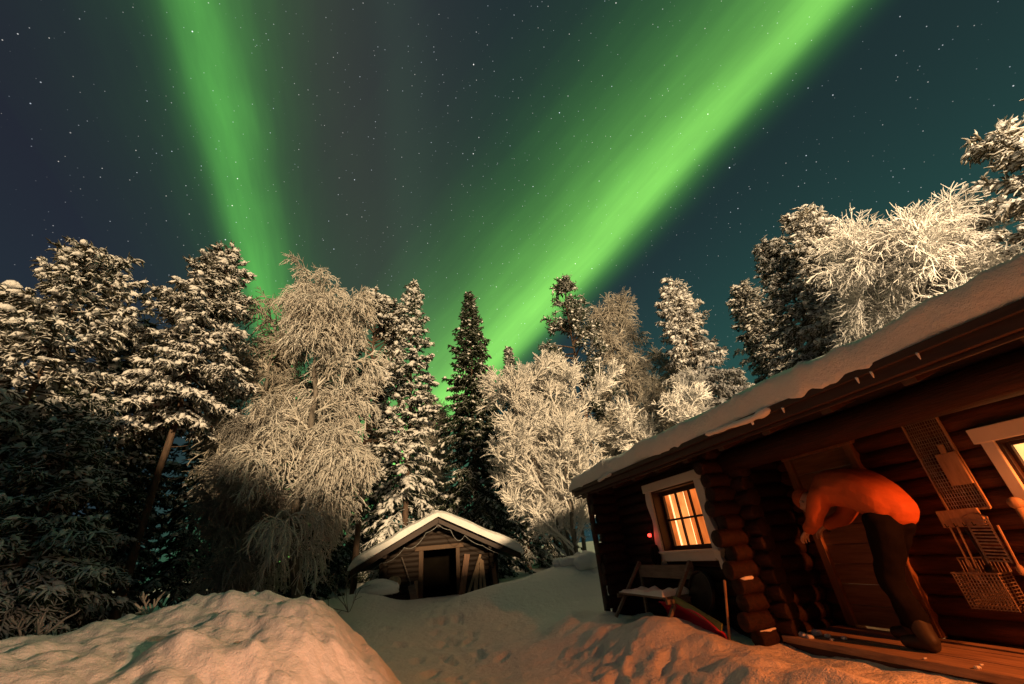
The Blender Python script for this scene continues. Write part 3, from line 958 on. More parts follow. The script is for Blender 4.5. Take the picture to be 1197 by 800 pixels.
# red lamp on the front wall
p = cw(5.86, 3.62, 1.36)
rl = empty('red_lamp', p, CAB.rotation_euler[2])
tag(rl, 'small glowing red lamp fixed to the log wall left of the small-paned window', 'lamp')
q = MB(); q.box((-0.035, -0.005, -0.07), (0.035, 0.035, 0.06)); q.build('lamp_base', [M['iron']], rl, bevel=0.005)
q = MB(); q.tubes(np.array([[0, -0.006, 0], [0, -0.03, 0], [0, -0.045, 0], [0, -0.052, 0]]), [0.024, 0.024, 0.016, 0.004], 12, 0, True)
q.build('lamp_glass', [M['red_glow']], rl, smooth=True)
ld = bpy.data.lights.new('red_light', 'POINT'); ld.energy = 0.35; ld.color = (1, 0.05, 0.03); ld.shadow_soft_size = 0.02
lo = bpy.data.objects.new('red_light', ld); COL.objects.link(lo); lo.parent = rl; lo.location = (0, -0.09, 0)
# gloves on a nail under it
gp = cw(5.80, 3.60, 1.12)
gl = empty('hanging_mittens', gp, CAB.rotation_euler[2])
tag(gl, 'pair of dark mittens hanging on the log wall under the red lamp', 'mittens')
for sx in (-0.05, 0.05):
    q = MB()
    q.tubes(np.array([[sx * 0.4, 0, 0.10], [sx * 0.8, -0.01, 0.05], [sx, -0.015, -0.02], [sx, -0.015, -0.09], [sx, -0.01, -0.14]]), [0.03, 0.034, 0.044, 0.04, 0.012], 8, 0, True)
    q.tubes(np.array([[sx, -0.015, -0.01], [sx * 1.9, -0.015, -0.05], [sx * 2.1, -0.015, -0.08]]), [0.02, 0.016, 0.007], 6, 0, True)
    q.build('mitten', [M['trousers']], gl, smooth=True)

# bench
bz = 0.38
bp = cw(5.66, 3.34, bz)
be = empty('garden_bench', bp, CAB.rotation_euler[2])
tag(be, 'snow dusted wooden bench with slanted sides against the log wall under the window', 'bench')
L2_ = 0.60
q = MB(); q.box((-L2_, -0.20, 0.27), (L2_, 0.02, 0.295)); q.box((-L2_, 0.03, 0.27), (L2_, 0.18, 0.295)); q.build('seat', [M['grey_wood']], be, bevel=0.004)
q = MB(); q.beam((-L2_, 0.225, 0.52), (L2_, 0.225, 0.52), 0.16, 0.025, up=(0, 0.25, 1)); q.build('backrest', [M['grey_wood']], be, bevel=0.004)
for sx in (-1, 1):
    q = MB()
    x = sx * (L2_ + 0.02)
    q.beam((x, -0.30, 0.0), (x, 0.24, 0.64), 0.05, 0.035, up=(1, 0, 0))
    q.beam((x, 0.20, 0.0), (x, 0.24, 0.64), 0.05, 0.035, up=(1, 0, 0))
    q.beam((x, -0.22, 0.25), (x, 0.24, 0.25), 0.05, 0.04)
    q.build('side_frame', [M['grey_wood']], be, bevel=0.004)
q = MB()
rs = np.random.RandomState(2)
xs = np.linspace(-0.57, 0.57, 60); ys = np.linspace(-0.22, 0.19, 18)
XX, YY = np.meshgrid(xs, ys, indexing='ij')
ed = np.minimum(np.minimum(XX + 0.57, 0.57 - XX) / 0.05, np.minimum(YY + 0.22, 0.19 - YY) / 0.05).clip(0, 1) ** 0.5
ZZ = 0.296 + ed * (0.030 + 0.02 * fbm(XX * 6, YY * 6, 0, 90, 3) + 0.03 * sstep(0.1, 0.57, XX))
V = np.stack([XX, YY, ZZ], -1); nx, ny = XX.shape
i = np.arange(nx - 1)[:, None] * ny + np.arange(ny - 1)[None, :]
q.add(V, np.stack([i, i + ny, i + ny + 1, i + 1], -1).reshape(-1, 4))
q.build('snow_on_seat', M['snow_soft'], be, smooth=True)

# dark round tub bottom leaning behind the bench
dp = cw(4.83, 3.50, 0.70)
q = MB()
q.tubes(np.array([[0, -0.03, 0], [0, -0.028, 0], [0, 0.02, 0], [0, 0.022, 0]]), [0.20, 0.215, 0.22, 0.20], 32, 0, True)
q.tubes(np.array([[0.212 * cos(a), -0.034, 0.212 * sin(a)] for a in np.linspace(0, 2 * pi, 33)]), 0.012, 6)
o = q.build('round_lid', [M['iron']], None, smooth=True)
o.location = dp; o.rotation_euler = (R(-12), 0, CAB.rotation_euler[2])
tag(o, 'dark round wooden lid leaning on the log wall behind the bench end', 'lid')

# red sled and olive board
def sheet(b, fn, nu, nv, th):
    U, Vv = np.meshgrid(np.linspace(0, 1, nu), np.linspace(0, 1, nv), indexing='ij')
    P = fn(U, Vv)
    du = np.gradient(P, axis=0); dv = np.gradient(P, axis=1)
    N = np.cross(du, dv); N /= np.linalg.norm(N, axis=2, keepdims=True) + 1e-9
    i = np.arange(nu - 1)[:, None] * nv + np.arange(nv - 1)[None, :]
    F = np.stack([i, i + nv, i + nv + 1, i + 1], -1).reshape(-1, 4)
    k = nu * nv
    b.add(np.concatenate([P.reshape(-1, 3), (P - N * th).reshape(-1, 3)]), np.concatenate([F, F[:, ::-1] + k]))
    ring = list(range(0, nv)) + [x * nv + nv - 1 for x in range(1, nu)] + [(nu - 1) * nv + x for x in range(nv - 2, -1, -1)] + [x * nv for x in range(nu - 2, 0, -1)]
    r_ = np.array(ring)
    base = b.nv - 2 * k
    rn = np.roll(r_, -1)
    b.L.append((np.stack([r_, r_ + k, rn + k, rn], -1) + base).ravel()); b.C.append(np.full(len(r_), 4)); b.M.append(np.zeros(len(r_), int))


sl = empty('plastic_sled', cw(4.80, 3.30, 0.37), CAB.rotation_euler[2])
tag(sl, 'red plastic sled tipped on its side in the snow beside the bench', 'sled')
q = MB()
def sledf(U, Vv):
    x = -0.42 + 0.85 * U
    t = (Vv - 0.5) * 2
    w = 0.19 * (1 - 0.45 * np.clip((U - 0.5) / 0.5, 0, 1) ** 2)
    zz = 0.06 - 0.11 * U + w * t
    yy = -0.10 * (np.abs(t) ** 3) + 0.15 * t * w - 0.10 * np.clip((0.10 - U) / 0.10, 0, 1) ** 2
    return np.stack([x, yy, zz], -1)
sheet(q, sledf, 40, 24, 0.008)
q.build('sled_hull', [M['red_plastic']], sl, smooth=True)
q = MB()
q.tubes(np.concatenate([sledf(np.linspace(0, 1, 30), np.full(30, 1.0)), sledf(np.full(12, 1.0), np.linspace(1, 0, 12))[1:], sledf(np.linspace(1, 0, 30), np.full(30, 0.0))[1:]]), 0.011, 6, 0, True)
q.build('sled_rim', [M['red_plastic']], sl, smooth=True)

sp = cw(4.80, 3.25, 0.30)
q = MB()
def skif(U, Vv):
    x = -0.44 + 0.90 * U
    zc_ = np.interp(U, [0, 0.12, 0.28, 0.45, 0.7, 1.0], [0.345, 0.355, 0.345, 0.30, 0.235, 0.15])
    return np.stack([x, 0.03 * (Vv - 0.5) - 0.03 * (1 - U), zc_ + (Vv - 0.5) * 0.055], -1)
sheet(q, skif, 40, 5, 0.016)
o = q.build('wooden_ski', [M['green_board']], None, smooth=False, bevel=0.004)
o.location = sp; o.rotation_euler = (0, 0, CAB.rotation_euler[2])
tag(o, 'olive green ski with a bent tip lying above the red sled', 'ski')

# pole standing by the partition logs
b0, b1 = cw(4.38, 3.33, 0.30), cw(4.20, 3.34, 0.86)
q = MB(); P = np.linspace(b0, b1, 8) - b0
q.tubes(P, [0.014, 0.013, 0.013, 0.013, 0.013, 0.013, 0.014, 0.016], 8, 0, True)
o = q.build('wooden_pole', [M['pale_wood']], None, smooth=True); o.location = b0
tag(o, 'thin pale pole leaning on the log ends left of the porch', 'pole')

# ---- things hung on the porch wall between door and bright window
WD = 4.385
HR = CAB.rotation_euler[2]
def hung(name, s, z, label, cat, d=WD):
    e = empty(name, cw(s, d, z), HR)
    return tag(e, label, cat)

# wire mesh rack panel, upper and middle
e = hung('wire_mesh_rack', 2.44, 1.66, 'tall rusty wire mesh rack hung on the porch wall beside the bright window', 'rack')
q = MB()
for i in range(15):
    x = -0.13 + 0.26 * i / 14
    q.tubes(np.array([[x + 0.004 * sin(i * 7), 0, 0.37], [x - 0.004 * sin(i * 5), -0.012, 0.0], [x, 0, -0.36]]), 0.0034, 5)
for i in range(26):
    zz = -0.36 + 0.73 * i / 25
    q.tubes(np.array([[-0.13, 0.006, zz], [0, -0.004, zz + 0.004 * sin(i * 3)], [0.13, 0.006, zz]]), 0.0030, 5)
q.build('mesh', [M['wire']], e)
q = MB()
for (a, c) in (((-0.135, 0, -0.37), (-0.135, 0, 0.38)), ((0.135, 0, -0.37), (0.135, 0, 0.38)), ((-0.135, 0, 0.38), (0.135, 0, 0.38)), ((-0.135, 0, -0.37), (0.135, 0, -0.37))):
    q.beam(a, c, 0.018, 0.014, up=(0, 1, 0))
q.build('rack_frame', [M['pale_wood']], e)
e = hung('wooden_board', 2.37, 1.60, 'pale weathered cutting board hung over the wire mesh rack', 'board', WD - 0.035)
q = MB(); q.box((-0.07, -0.012, -0.13), (0.075, 0.012, 0.12)); q.box((-0.02, -0.011, 0.118), (0.02, 0.011, 0.19))
q.build('board_panel', [M['pale_wood']], e, bevel=0.006)
e = hung('wall_shelf', 2.47, 1.235, 'small pale wooden shelf rail holding cooking tools on the porch wall', 'shelf')
q = MB(); q.box((-0.17, -0.055, -0.06), (0.11, -0.035, 0.065)); q.box((-0.17, -0.034, -0.02), (0.11, 0.02, 0.0)); q.build('rail', [M['pale_wood']], e, bevel=0.004)
q = MB()
for x in (-0.13, -0.07, -0.01, 0.05):
    q = MB(); q.tubes(np.array([[x, -0.05, -0.05], [x, -0.08, -0.055], [x, -0.085, -0.03]]), 0.004, 5); q.build('hook', [M['iron']], e)
# grill grate
e = hung('grill_grate', 2.405, 1.08, 'slatted metal grill grate hung under the shelf rail, next to the bright window', 'grate', WD - 0.055)
q = MB()
for i in range(13):
    zz = -0.14 + 0.28 * i / 12
    q.beam((-0.065, 0, zz), (0.065, -0.004, zz - 0.01), 0.011, 0.005)
q.build('bars', [M['wire']], e)
q = MB()
for x in (-0.068, 0.068): q.beam((x, 0.004, -0.16), (x, 0.004, 0.16), 0.012, 0.008, up=(1, 0, 0))
q.tubes(np.array([[-0.068, 0.0, 0.16], [-0.02, -0.01, 0.185], [0.02, -0.01, 0.185], [0.068, 0.0, 0.16]]), 0.004, 6)
q.build('grate_frame', [M['wire']], e)
# tongs, spoons, spatula
for k, (s, z, L_, lab, nm, head) in enumerate(((2.60, 1.15, 0.34, 'long wooden spoon hanging leftmost under the shelf rail', 'wooden_spoon', 'spoon'),
                                             (2.55, 1.15, 0.36, 'two pronged roasting fork hanging between the spoon and the ladle', 'roasting_fork', 'fork'),
                                             (2.505, 1.14, 0.30, 'dark iron ladle hanging just left of the grill grate', 'soup_ladle', 'ladle'),
                                             (2.30, 1.14, 0.30, 'narrow pale spatula hanging right of the grill grate', 'spatula', 'spat'))):
    e = hung(nm, s, z, lab, nm.split('_')[-1], WD - 0.045)
    q = MB()
    til = 0.02 * sin(k * 4)
    q.tubes(np.array([[0, 0, 0.03], [til * 0.5, -0.006, -L_ * 0.4], [til, -0.01, -L_ * 0.75]]), [0.008, 0.007, 0.008], 6, 0, True)
    q.build('handle', [M['pale_wood'] if head in ('spoon', 'spat', 'fork') else M['iron']], e)
    q = MB()
    if head == 'fork':
        for x in (-0.015, 0.015): q.tubes(np.array([[til, -0.01, -L_ * 0.74], [til + x, -0.01, -L_ * 0.82], [til + x, -0.01, -L_]]), 0.0045, 5, 0, True)
        q.build('prongs', [M['wire']], e)
    else:
        ww = {'spoon': 0.026, 'ladle': 0.036, 'spat': 0.024}[head]
        q.tubes(np.array([[til, -0.01, -L_ * 0.74], [til, -0.012, -L_ * 0.80], [til, -0.014, -L_ * 0.88], [til, -0.012, -L_ * 0.96], [til, -0.01, -L_]]), [0.007, ww * 0.8, ww, ww * 0.8, 0.006], 8, 0, True)
        q.build('bowl', [M['pale_wood'] if head != 'ladle' else M['iron']], e, smooth=True)
# wire basket at the bottom
e = hung('wire_basket', 2.54, 0.78, 'rusty wire basket hung lowest on the porch wall beside the bright window', 'basket', WD - 0.01)
q = MB()
for i in range(14):
    x = -0.14 + 0.28 * i / 13
    q.tubes(np.array([[x, 0.0, 0.17], [x, -0.01, -0.13], [x, -0.13, -0.155], [x, -0.15, 0.08]]), 0.0034, 5)
for i in range(12):
    zz = -0.15 + 0.23 * i / 11
    yb = -0.135 - 0.015 * i / 11
    q.tubes(np.array([[-0.14, 0, zz], [-0.14, yb, zz], [0.14, yb, zz], [0.14, 0, zz]]), 0.0032, 5)
q.build('basket_mesh', [M['wire']], e)
q = MB()
q.tubes(np.array([[-0.145, 0, 0.08], [-0.145, -0.152, 0.082], [0.145, -0.152, 0.082], [0.145, 0, 0.08], [0.145, 0, 0.175], [-0.145, 0, 0.175], [-0.145, 0, 0.08]]), 0.006, 6)
q.build('basket_rim', [M['wire']], e)
# thick round handled pole leaning by window
e = hung('walking_staff', 2.10, 1.30, 'thick round topped wooden staff leaning on the wall just left of the bright window', 'staff', WD - 0.10)
q = MB()
q.tubes(np.array([[0, 0, 0.0], [0.01, -0.01, -0.3], [0.03, -0.03, -0.65], [0.05, -0.05, -0.925]]), [0.024, 0.023, 0.022, 0.020], 12, 0, True)
q.build('shaft', [M['pale_wood']], e, smooth=True)
q = MB()
q.tubes(np.array([[0, 0, -0.035], [0, 0, -0.015], [0, 0, 0.012], [0, 0, 0.035], [0, 0, 0.045]]), [0.02, 0.038, 0.044, 0.032, 0.008], 14, 0, True)
q.build('knob', [M['pale_wood']], e, smooth=True)


# ================================================================== person stooping at the door
def skin_body(name, verts, edges, radii, mat_, parent, root=0, sub=2):
    me = bpy.data.meshes.new(name)
    me.from_pydata([tuple(v) for v in verts], edges, [])
    o = bpy.data.objects.new(name, me); COL.objects.link(o); o.parent = parent
    me.materials.append(mat_)
    md = o.modifiers.new('skin', 'SKIN'); md.use_smooth_shade = True
    for i, r_ in enumerate(radii):
        sv = me.skin_vertices[0].data[i]
        sv.radius = r_ if isinstance(r_, tuple) else (r_, r_)
        sv.use_root = (i == root)
    s_ = o.modifiers.new('sub', 'SUBSURF'); s_.levels = sub; s_.render_levels = sub
    for p_ in me.polygons: p_.use_smooth = True
    return o


# local frame: x toward the door (left in the picture), y toward the wall, z up; origin on the deck
pe = empty('person', cw(3.02, 4.05, 0.371), HR + pi)
tag(pe, 'person in an orange red jacket and dark trousers stooping in front of the plank door', 'person')
# in this frame +x = +s direction, +y = toward the camera side (-D)
def fused(name, chains, mat_, parent, vox=0.014, smooth=6, folds=0.0):
    """one continuous surface from overlapping limb chains [(points, radii)]"""
    b = MB()
    for pts, rad in chains:
        pts = np.asarray(pts, float); rad = np.asarray(rad, float)
        n = len(pts); t = np.linspace(0, n - 1, n * 5)
        P = np.stack([np.interp(t, np.arange(n), pts[:, k]) for k in range(3)], 1)
        for _ in range(3): P[1:-1] = (P[:-2] + 2 * P[1:-1] + P[2:]) / 4
        r_ = np.interp(t, np.arange(n), rad)
        d0 = unit(P[0] - P[1]); d1 = unit(P[-1] - P[-2])
        cap = [0.35, 0.75, 0.95]
        P = np.concatenate([[P[0] + d0 * r_[0] * q_ for q_ in (0.55, 0.42, 0.2)], P, [P[-1] + d1 * r_[-1] * q_ for q_ in (0.2, 0.42, 0.55)]])
        r_ = np.concatenate([np.array(cap) * r_[0], r_, np.array(cap[::-1]) * r_[-1]])
        b.tubes(P, r_, 14, 0, True)
    o = b.build(name, [mat_], parent, smooth=True)
    md = o.modifiers.new('fuse', 'REMESH'); md.mode = 'VOXEL'; md.voxel_size = vox; md.use_smooth_shade = True
    if folds:
        tx = bpy.data.textures.get('folds') or bpy.data.textures.new('folds', 'CLOUDS')
        tx.noise_scale = 0.17; tx.noise_depth = 1
        dm = o.modifiers.new('folds', 'DISPLACE'); dm.texture = tx; dm.strength = folds; dm.mid_level = 0.5; dm.texture_coords = 'LOCAL'
    sm = o.modifiers.new('smooth', 'SMOOTH'); sm.factor = 0.5; sm.iterations = smooth
    return o


def unit(v):
    v = np.asarray(v, float)
    return v / (np.linalg.norm(v, axis=-1, keepdims=True) + 1e-9)


AK1, AK2 = (-0.14, 0.13, 0.11), (0.12, -0.13, 0.11)
fused('trousers', [([(-0.20, -0.07, 0.97), (-0.20, 0.0, 0.93), (-0.20, 0.07, 0.97)], [0.15, 0.165, 0.15]),
                   ([(-0.20, 0.09, 0.90), (-0.15, 0.115, 0.68), (-0.06, 0.125, 0.48), (-0.12, 0.13, 0.28), AK1], [0.14, 0.115, 0.088, 0.082, 0.066]),
                   ([(-0.18, -0.09, 0.90), (-0.02, -0.115, 0.69), (0.12, -0.125, 0.50), (0.10, -0.13, 0.28), AK2], [0.14, 0.115, 0.088, 0.082, 0.066])], M['trousers'], pe, 0.012, 3, 0.04)
for a in (AK1, AK2):
    fused('boot', [([(a[0], a[1], 0.20), (a[0] - 0.01, a[1], 0.12), (a[0] - 0.03, a[1], 0.062)], [0.072, 0.066, 0.060]),
                   ([(a[0] - 0.04, a[1], 0.052), (a[0] + 0.08, a[1], 0.052), (a[0] + 0.16, a[1], 0.045)], [0.052, 0.050, 0.042])], M['boot'], pe, 0.010, 4)
fused('jacket', [([(-0.24, -0.06, 0.99), (-0.24, 0.06, 0.99)], [0.165, 0.165]),
                 ([(-0.23, -0.02, 1.00), (-0.17, -0.05, 1.10), (-0.05, -0.07, 1.19), (0.10, -0.08, 1.215), (0.22, -0.06, 1.18)], [0.175, 0.175, 0.17, 0.165, 0.13]),
                 ([(-0.23, 0.02, 1.00), (-0.17, 0.05, 1.10), (-0.05, 0.07, 1.19), (0.10, 0.08, 1.215), (0.22, 0.06, 1.18)], [0.175, 0.175, 0.17, 0.165, 0.13]),
                 ([(0.22, 0, 1.18), (0.34, 0.01, 1.165)], [0.11, 0.085]),
                 ([(0.16, 0.17, 1.18), (0.24, 0.22, 1.05), (0.31, 0.22, 0.95), (0.38, 0.18, 0.925), (0.46, 0.155, 0.885)], [0.095, 0.085, 0.072, 0.062, 0.050]),
                 ([(0.16, -0.17, 1.18), (0.26, -0.22, 1.05), (0.34, -0.21, 0.96), (0.42, -0.165, 0.935), (0.50, -0.135, 0.905)], [0.095, 0.085, 0.072, 0.062, 0.050])],
      M['jacket'], pe, 0.012, 4, 0.03)
# head with face, looking down at the door handle
HC_ = np.array([0.475, 0.03, 1.13])
def uv_blob(b, c, rx, ry, rz, rot, nu=24, nv=16, fn=None):
    U, Vv = np.meshgrid(np.linspace(0, 2 * pi, nu, endpoint=False), np.linspace(0.02, pi - 0.02, nv), indexing='ij')
    P = np.stack([rx * np.cos(U) * np.sin(Vv), ry * np.sin(U) * np.sin(Vv), rz * np.cos(Vv)], -1)
    if fn is not None: P = fn(P)
    P = P @ np.array(rot).T + c
    i = np.arange(nu)[:, None] * nv + np.arange(nv - 1)[None, :]
    j = ((np.arange(nu) + 1) % nu)[:, None] * nv + np.arange(nv - 1)[None, :]
    b.add(P, np.stack([i, i + 1, j + 1, j], -1).reshape(-1, 4))
hr = roty(R(62))
def facefn(P):
    x, y, z = P[..., 0].copy(), P[..., 1].copy(), P[..., 2].copy()
    jaw = np.clip(-z / 0.12, 0, 1)
    y = y * (1 - 0.32 * jaw)
    frontm = np.clip(x / 0.09, 0, 1)
    x = x + 0.028 * np.exp(-(y / 0.016) ** 2 - ((z + 0.018) / 0.028) ** 2) * frontm          # nose
    for sy in (-1, 1): x = x - 0.012 * np.exp(-((y - sy * 0.034) / 0.016) ** 2 - ((z - 0.008) / 0.013) ** 2) * frontm
    x = x + 0.006 * np.exp(-(y / 0.028) ** 2 - ((z + 0.060) / 0.010) ** 2) * frontm
    return np.stack([x, y, z], -1)
q = MB()
uv_blob(q, HC_, 0.098, 0.078, 0.122, hr, 40, 30, facefn)
q.tubes(np.array([[0.27, 0, 1.17], [0.36, 0.015, 1.16], [0.45, 0.025, 1.14]]), [0.062, 0.058, 0.056], 14)
for sy in (-1, 1): uv_blob(q, HC_ + hr @ np.array([-0.005, sy * 0.078, -0.005]), 0.018, 0.010, 0.03, hr, 10, 8)
q.build('head', [M['skin']], pe, smooth=True)
q = MB()
uv_blob(q, HC_ + hr @ np.array([-0.016, 0, 0.035]), 0.104, 0.09, 0.105, hr, 30, 20, lambda P: np.stack([P[..., 0], P[..., 1], np.maximum(P[..., 2], -0.022)], -1))
q.build('knit_cap', [M['beanie']], pe, smooth=True)
# hands
def hand(wr, d, up, parent):
    d = np.array(d, float); d /= np.linalg.norm(d)
    sd_ = np.cross(d, up); sd_ /= np.linalg.norm(sd_); n_ = np.cross(sd_, d)
    w = np.array(wr)
    ch = [([w - d * 0.02, w + d * 0.03], [0.026, 0.027])]
    for off in (-0.026, -0.009, 0.009, 0.026): ch.append(([w + d * 0.02 + sd_ * off * 0.6, w + d * 0.088 + sd_ * off], [0.015, 0.0125]))
    for k, (off, ln) in enumerate(((-0.028, 0.070), (-0.009, 0.080), (0.010, 0.075), (0.028, 0.058))):
        ch.append(([w + d * 0.085 + sd_ * off, w + d * (0.092 + ln * 0.45) + sd_ * off * 1.2 - n_ * 0.008, w + d * (0.092 + ln * 0.8) + sd_ * off * 1.25 - n_ * 0.03, w + d * (0.092 + ln * 0.9) + sd_ * off * 1.2 - n_ * 0.05], [0.0105, 0.0095, 0.0085, 0.007]))
    ch.append(([w + d * 0.025 - sd_ * 0.022, w + d * 0.06 - sd_ * 0.048 - n_ * 0.012, w + d * 0.09 - sd_ * 0.054 - n_ * 0.025], [0.015, 0.011, 0.009]))
    fused('hand', ch, M['skin'], parent, 0.0035, 3)
hand((0.45, 0.155, 0.885), (0.85, -0.1, -0.45), (0, 0, 1), pe)
hand((0.50, -0.135, 0.905), (0.85, 0.1, -0.40), (0, 0, 1), pe)


# ================================================================== the storage hut
HUT = empty('storage_hut', (-2.80, 13.55, 0.38), R(9.5))
tag(HUT, 'small log storage hut with a snow roof and an open dark doorway beyond the path', 'hut')
HWd, HDp, HWall = 1.55, 3.0, 1.05
RIDGE, HEV = 2.06, 2.36             # ridge height, half width of the roof
b = MB(); z = 0.08; row = 0
def gable_half(zz): return HEV * (RIDGE - 0.06 - zz) / 1.15
while z < 1.9:
    hw = min(HWd + 0.18, gable_half(z) - 0.12)
    if hw < 0.15: break
    for yy in (0.0, HDp):
        if yy == 0.0 and z < 1.22:
            b.log((-hw, yy, z), (-0.50, yy, z), 0.075, seed=row + 1000); b.log((0.52, yy, z), (hw, yy, z), 0.075, seed=row + 1100)
        else:
            b.log((-hw, yy, z), (hw, yy, z), 0.075, seed=row + 1200)
    row += 1; z += 0.135
for sx in (-1, 1):
    z = 0.14
    while z < 1.1:
        b.log((sx * HWd, -0.22, z), (sx * HWd, HDp + 0.2, z), 0.075, seed=int(z * 90) + 7); z += 0.135
b.build('log_wall', [M['hut_log']], HUT, smooth=True)
b = MB()
b.box((-1.4, 0.1, -0.02), (1.4, 2.9, 0.02))
b.build('earth_floor', [M['shade_black']], HUT)
b = MB(); b.box((-1.42, 1.0, 0.022), (1.42, 1.06, 1.55)); b.build('shade_board', [M['shade_black']], HUT)  # near-black board added so the doorway looks deep in shade
b = MB()
b.box((-0.60, -0.13, 0.0), (-0.47, 0.06, 1.22)); b.box((0.49, -0.13, 0.0), (0.60, 0.06, 1.22)); b.box((-0.72, -0.12, 1.222), (0.72, 0.07, 1.34))
b.build('door_frame', [M['hut_post']], HUT, bevel=0.008)
b = MB()
for sx in (-1, 1):
    V = [np.array([x, y, z + dz]) for y in (-0.75, HDp + 0.6) for (x, z) in ((0, RIDGE), (sx * HEV, RIDGE - 1.15)) for dz in (-0.08, 0.0)]
    b.add(V, np.array([[0, 1, 3, 2], [4, 6, 7, 5], [0, 4, 5, 1], [2, 3, 7, 6], [0, 2, 6, 4], [1, 5, 7, 3]]))
hroof = b.build('roof', [M['board']], HUT)
b = MB()
for sx in (-1, 1): b.beam((0, -0.77, RIDGE - 0.11), (sx * HEV, -0.77, RIDGE - 1.26), 0.10, 0.035)
b.log((0, -0.7, RIDGE - 0.2), (0, HDp + 0.5, RIDGE - 0.2), 0.08)
for sx in (-1, 1): b.log((sx * 1.5, -0.66, RIDGE - 0.89), (sx * 1.5, HDp + 0.5, RIDGE - 0.89), 0.07)
b.build('bargeboard', [M['board']], hroof)
b = MB()
nx, ny = 121, 40
xs = np.linspace(-HEV - 0.06, HEV + 0.06, nx)
Pt = []
for y in np.linspace(-0.92, HDp + 0.66, ny):
    e_ = 0.62 + 0.38 * max(0, min(1, (y + 0.92) / 0.12, (HDp + 0.66 - y) / 0.12)) ** 0.5
    top = RIDGE - 1.15 / HEV * np.sqrt(xs ** 2 + 0.03) + 0.065 + e_ * 0.20 * np.clip((HEV + 0.06 - np.abs(xs)) / 0.14, 0, 1) ** 0.5 + 0.02 * fbm(xs * 2.2, y, 0, 111, 3)
    Pt.append(np.stack([xs, np.full(nx, y) + 0.03 * fbm(xs * 3.0, y * 2.0, 0, 112, 3), top], -1))
Pt = np.array(Pt)
i = np.arange(ny - 1)[:, None] * nx + np.arange(nx - 1)[None, :]
Fq = np.stack([i, i + 1, i + nx + 1, i + nx], -1).reshape(-1, 4)
lowp = Pt.copy(); lowp[..., 2] = (RIDGE - 1.15 / HEV * np.abs(xs))[None, :] + 0.004
b.add(Pt, Fq); b.add(lowp, Fq[:, ::-1])
fr = np.concatenate([Pt[0], lowp[0]]); k_ = np.arange(nx - 1)
b.add(fr, np.stack([k_, k_ + nx, k_ + nx + 1, k_ + 1], -1))
for col in (0, nx - 1):
    fr = np.concatenate([Pt[:, col], lowp[:, col]]); k_ = np.arange(ny - 1)
    b.add(fr, np.stack([k_, k_ + ny, k_ + ny + 1, k_ + 1], -1))
b.build('snow_cover', M['snow_soft'], hroof, smooth=True)


def hutw(x, y, z):
    c_, s_ = cos(R(9.5)), sin(R(9.5))
    return np.array([-2.80 + c_ * x - s_ * y, 13.55 + s_ * x + c_ * y, 0.38 + z])


# frosted string of lights sagging along the gable
pts = []
anchors = [(-2.25, 0.72), (-1.55, 1.0), (-0.95, 1.33), (-0.35, 1.66), (0.0, 1.84), (0.35, 1.68), (0.75, 1.5), (1.25, 1.2), (1.85, 0.9), (2.2, 0.78)]
sag = [0.06, 0.10, 0.16, 0.03, 0.03, 0.20, 0.05, 0.03, 0.03]
for (p, q_, sg) in zip(anchors[:-1], anchors[1:], sag):
    for t in np.linspace(0, 1, 9)[:-1]:
        pts.append((p[0] + (q_[0] - p[0]) * t, -0.81, p[1] + (q_[1] - p[1]) * t - sg * 4 * t * (1 - t)))
q = MB(); q.tubes(np.array(pts), 0.008, 6)
o = q.build('string_light_cable', [M['cable']], None, smooth=True)
o.location = hutw(0, 0, 0); o.rotation_euler = (0, 0, R(9.5))
tag(o, 'frosted cable of unlit string lights sagging along the gable of the small hut', 'string lights')

# planks leaning right of the hut door
plank_lab = ['broad reddish plank leaning beside the hut doorway, nearest to the opening', 'long pale plank leaning at a steep slant, second from the hut doorway',
             'short pale plank leaning upright among the planks at the hut', 'narrow brown plank leaning third from the right at the hut front',
             'thin split plank leaning at the right end of the plank row at the hut', 'dark red plank standing by the right corner of the hut']
for k, (x0, x1, zt, w) in enumerate(((0.62, 0.82, 1.02, 0.17), (0.78, 1.22, 0.98, 0.07), (1.0, 1.12, 0.72, 0.11), (1.16, 1.22, 0.86, 0.07), (1.30, 1.26, 0.82, 0.08), (1.62, 1.58, 0.72, 0.13))):
    base_ = hutw(x0, -0.42, 0.0)
    q = MB(); q.beam((0, 0, -0.05), (x1 - x0, 0.26, zt), w, 0.03, up=(1, 0, 0))
    o = q.build('wooden_plank', [M['pale_wood'] if k in (1, 2, 3, 4) else M['jamb']], None, bevel=0.004)
    o.location = base_; o.rotation_euler = (0, 0, R(9.5))
    tag(o, plank_lab[k], 'plank', 'planks leaning at the hut')
# shovel left of the hut door
e = empty('snow_shovel', hutw(-0.72, -0.5, 0.05), R(9.5))
tag(e, 'old shovel with a long handle leaning left of the hut doorway', 'shovel')
q = MB(); q.tubes(np.array([[0, 0, 0.2], [-0.18, 0.14, 0.65], [-0.36, 0.28, 1.05]]), 0.017, 8, 0, True); q.build('handle', [M['grey_wood']], e)
q = MB(); q.beam((0.05, -0.03, -0.02), (-0.04, 0.02, 0.34), 0.19, 0.02, up=(1, 0, 0)); q.build('blade', [M['grey_wood']], e, bevel=0.005)
q = MB(); q.beam((0, 0, 0), (-0.03, 0.12, 0.42), 0.10, 0.03, up=(1, 0, 0))
o = q.build('wooden_plank', [M['pale_wood']], None); o.location = hutw(-0.62, -0.4, 0.05); o.rotation_euler = (0, 0, R(9.5))
tag(o, 'short pale board leaning between the shovel and the left door post of the hut', 'plank', 'planks leaning at the hut')
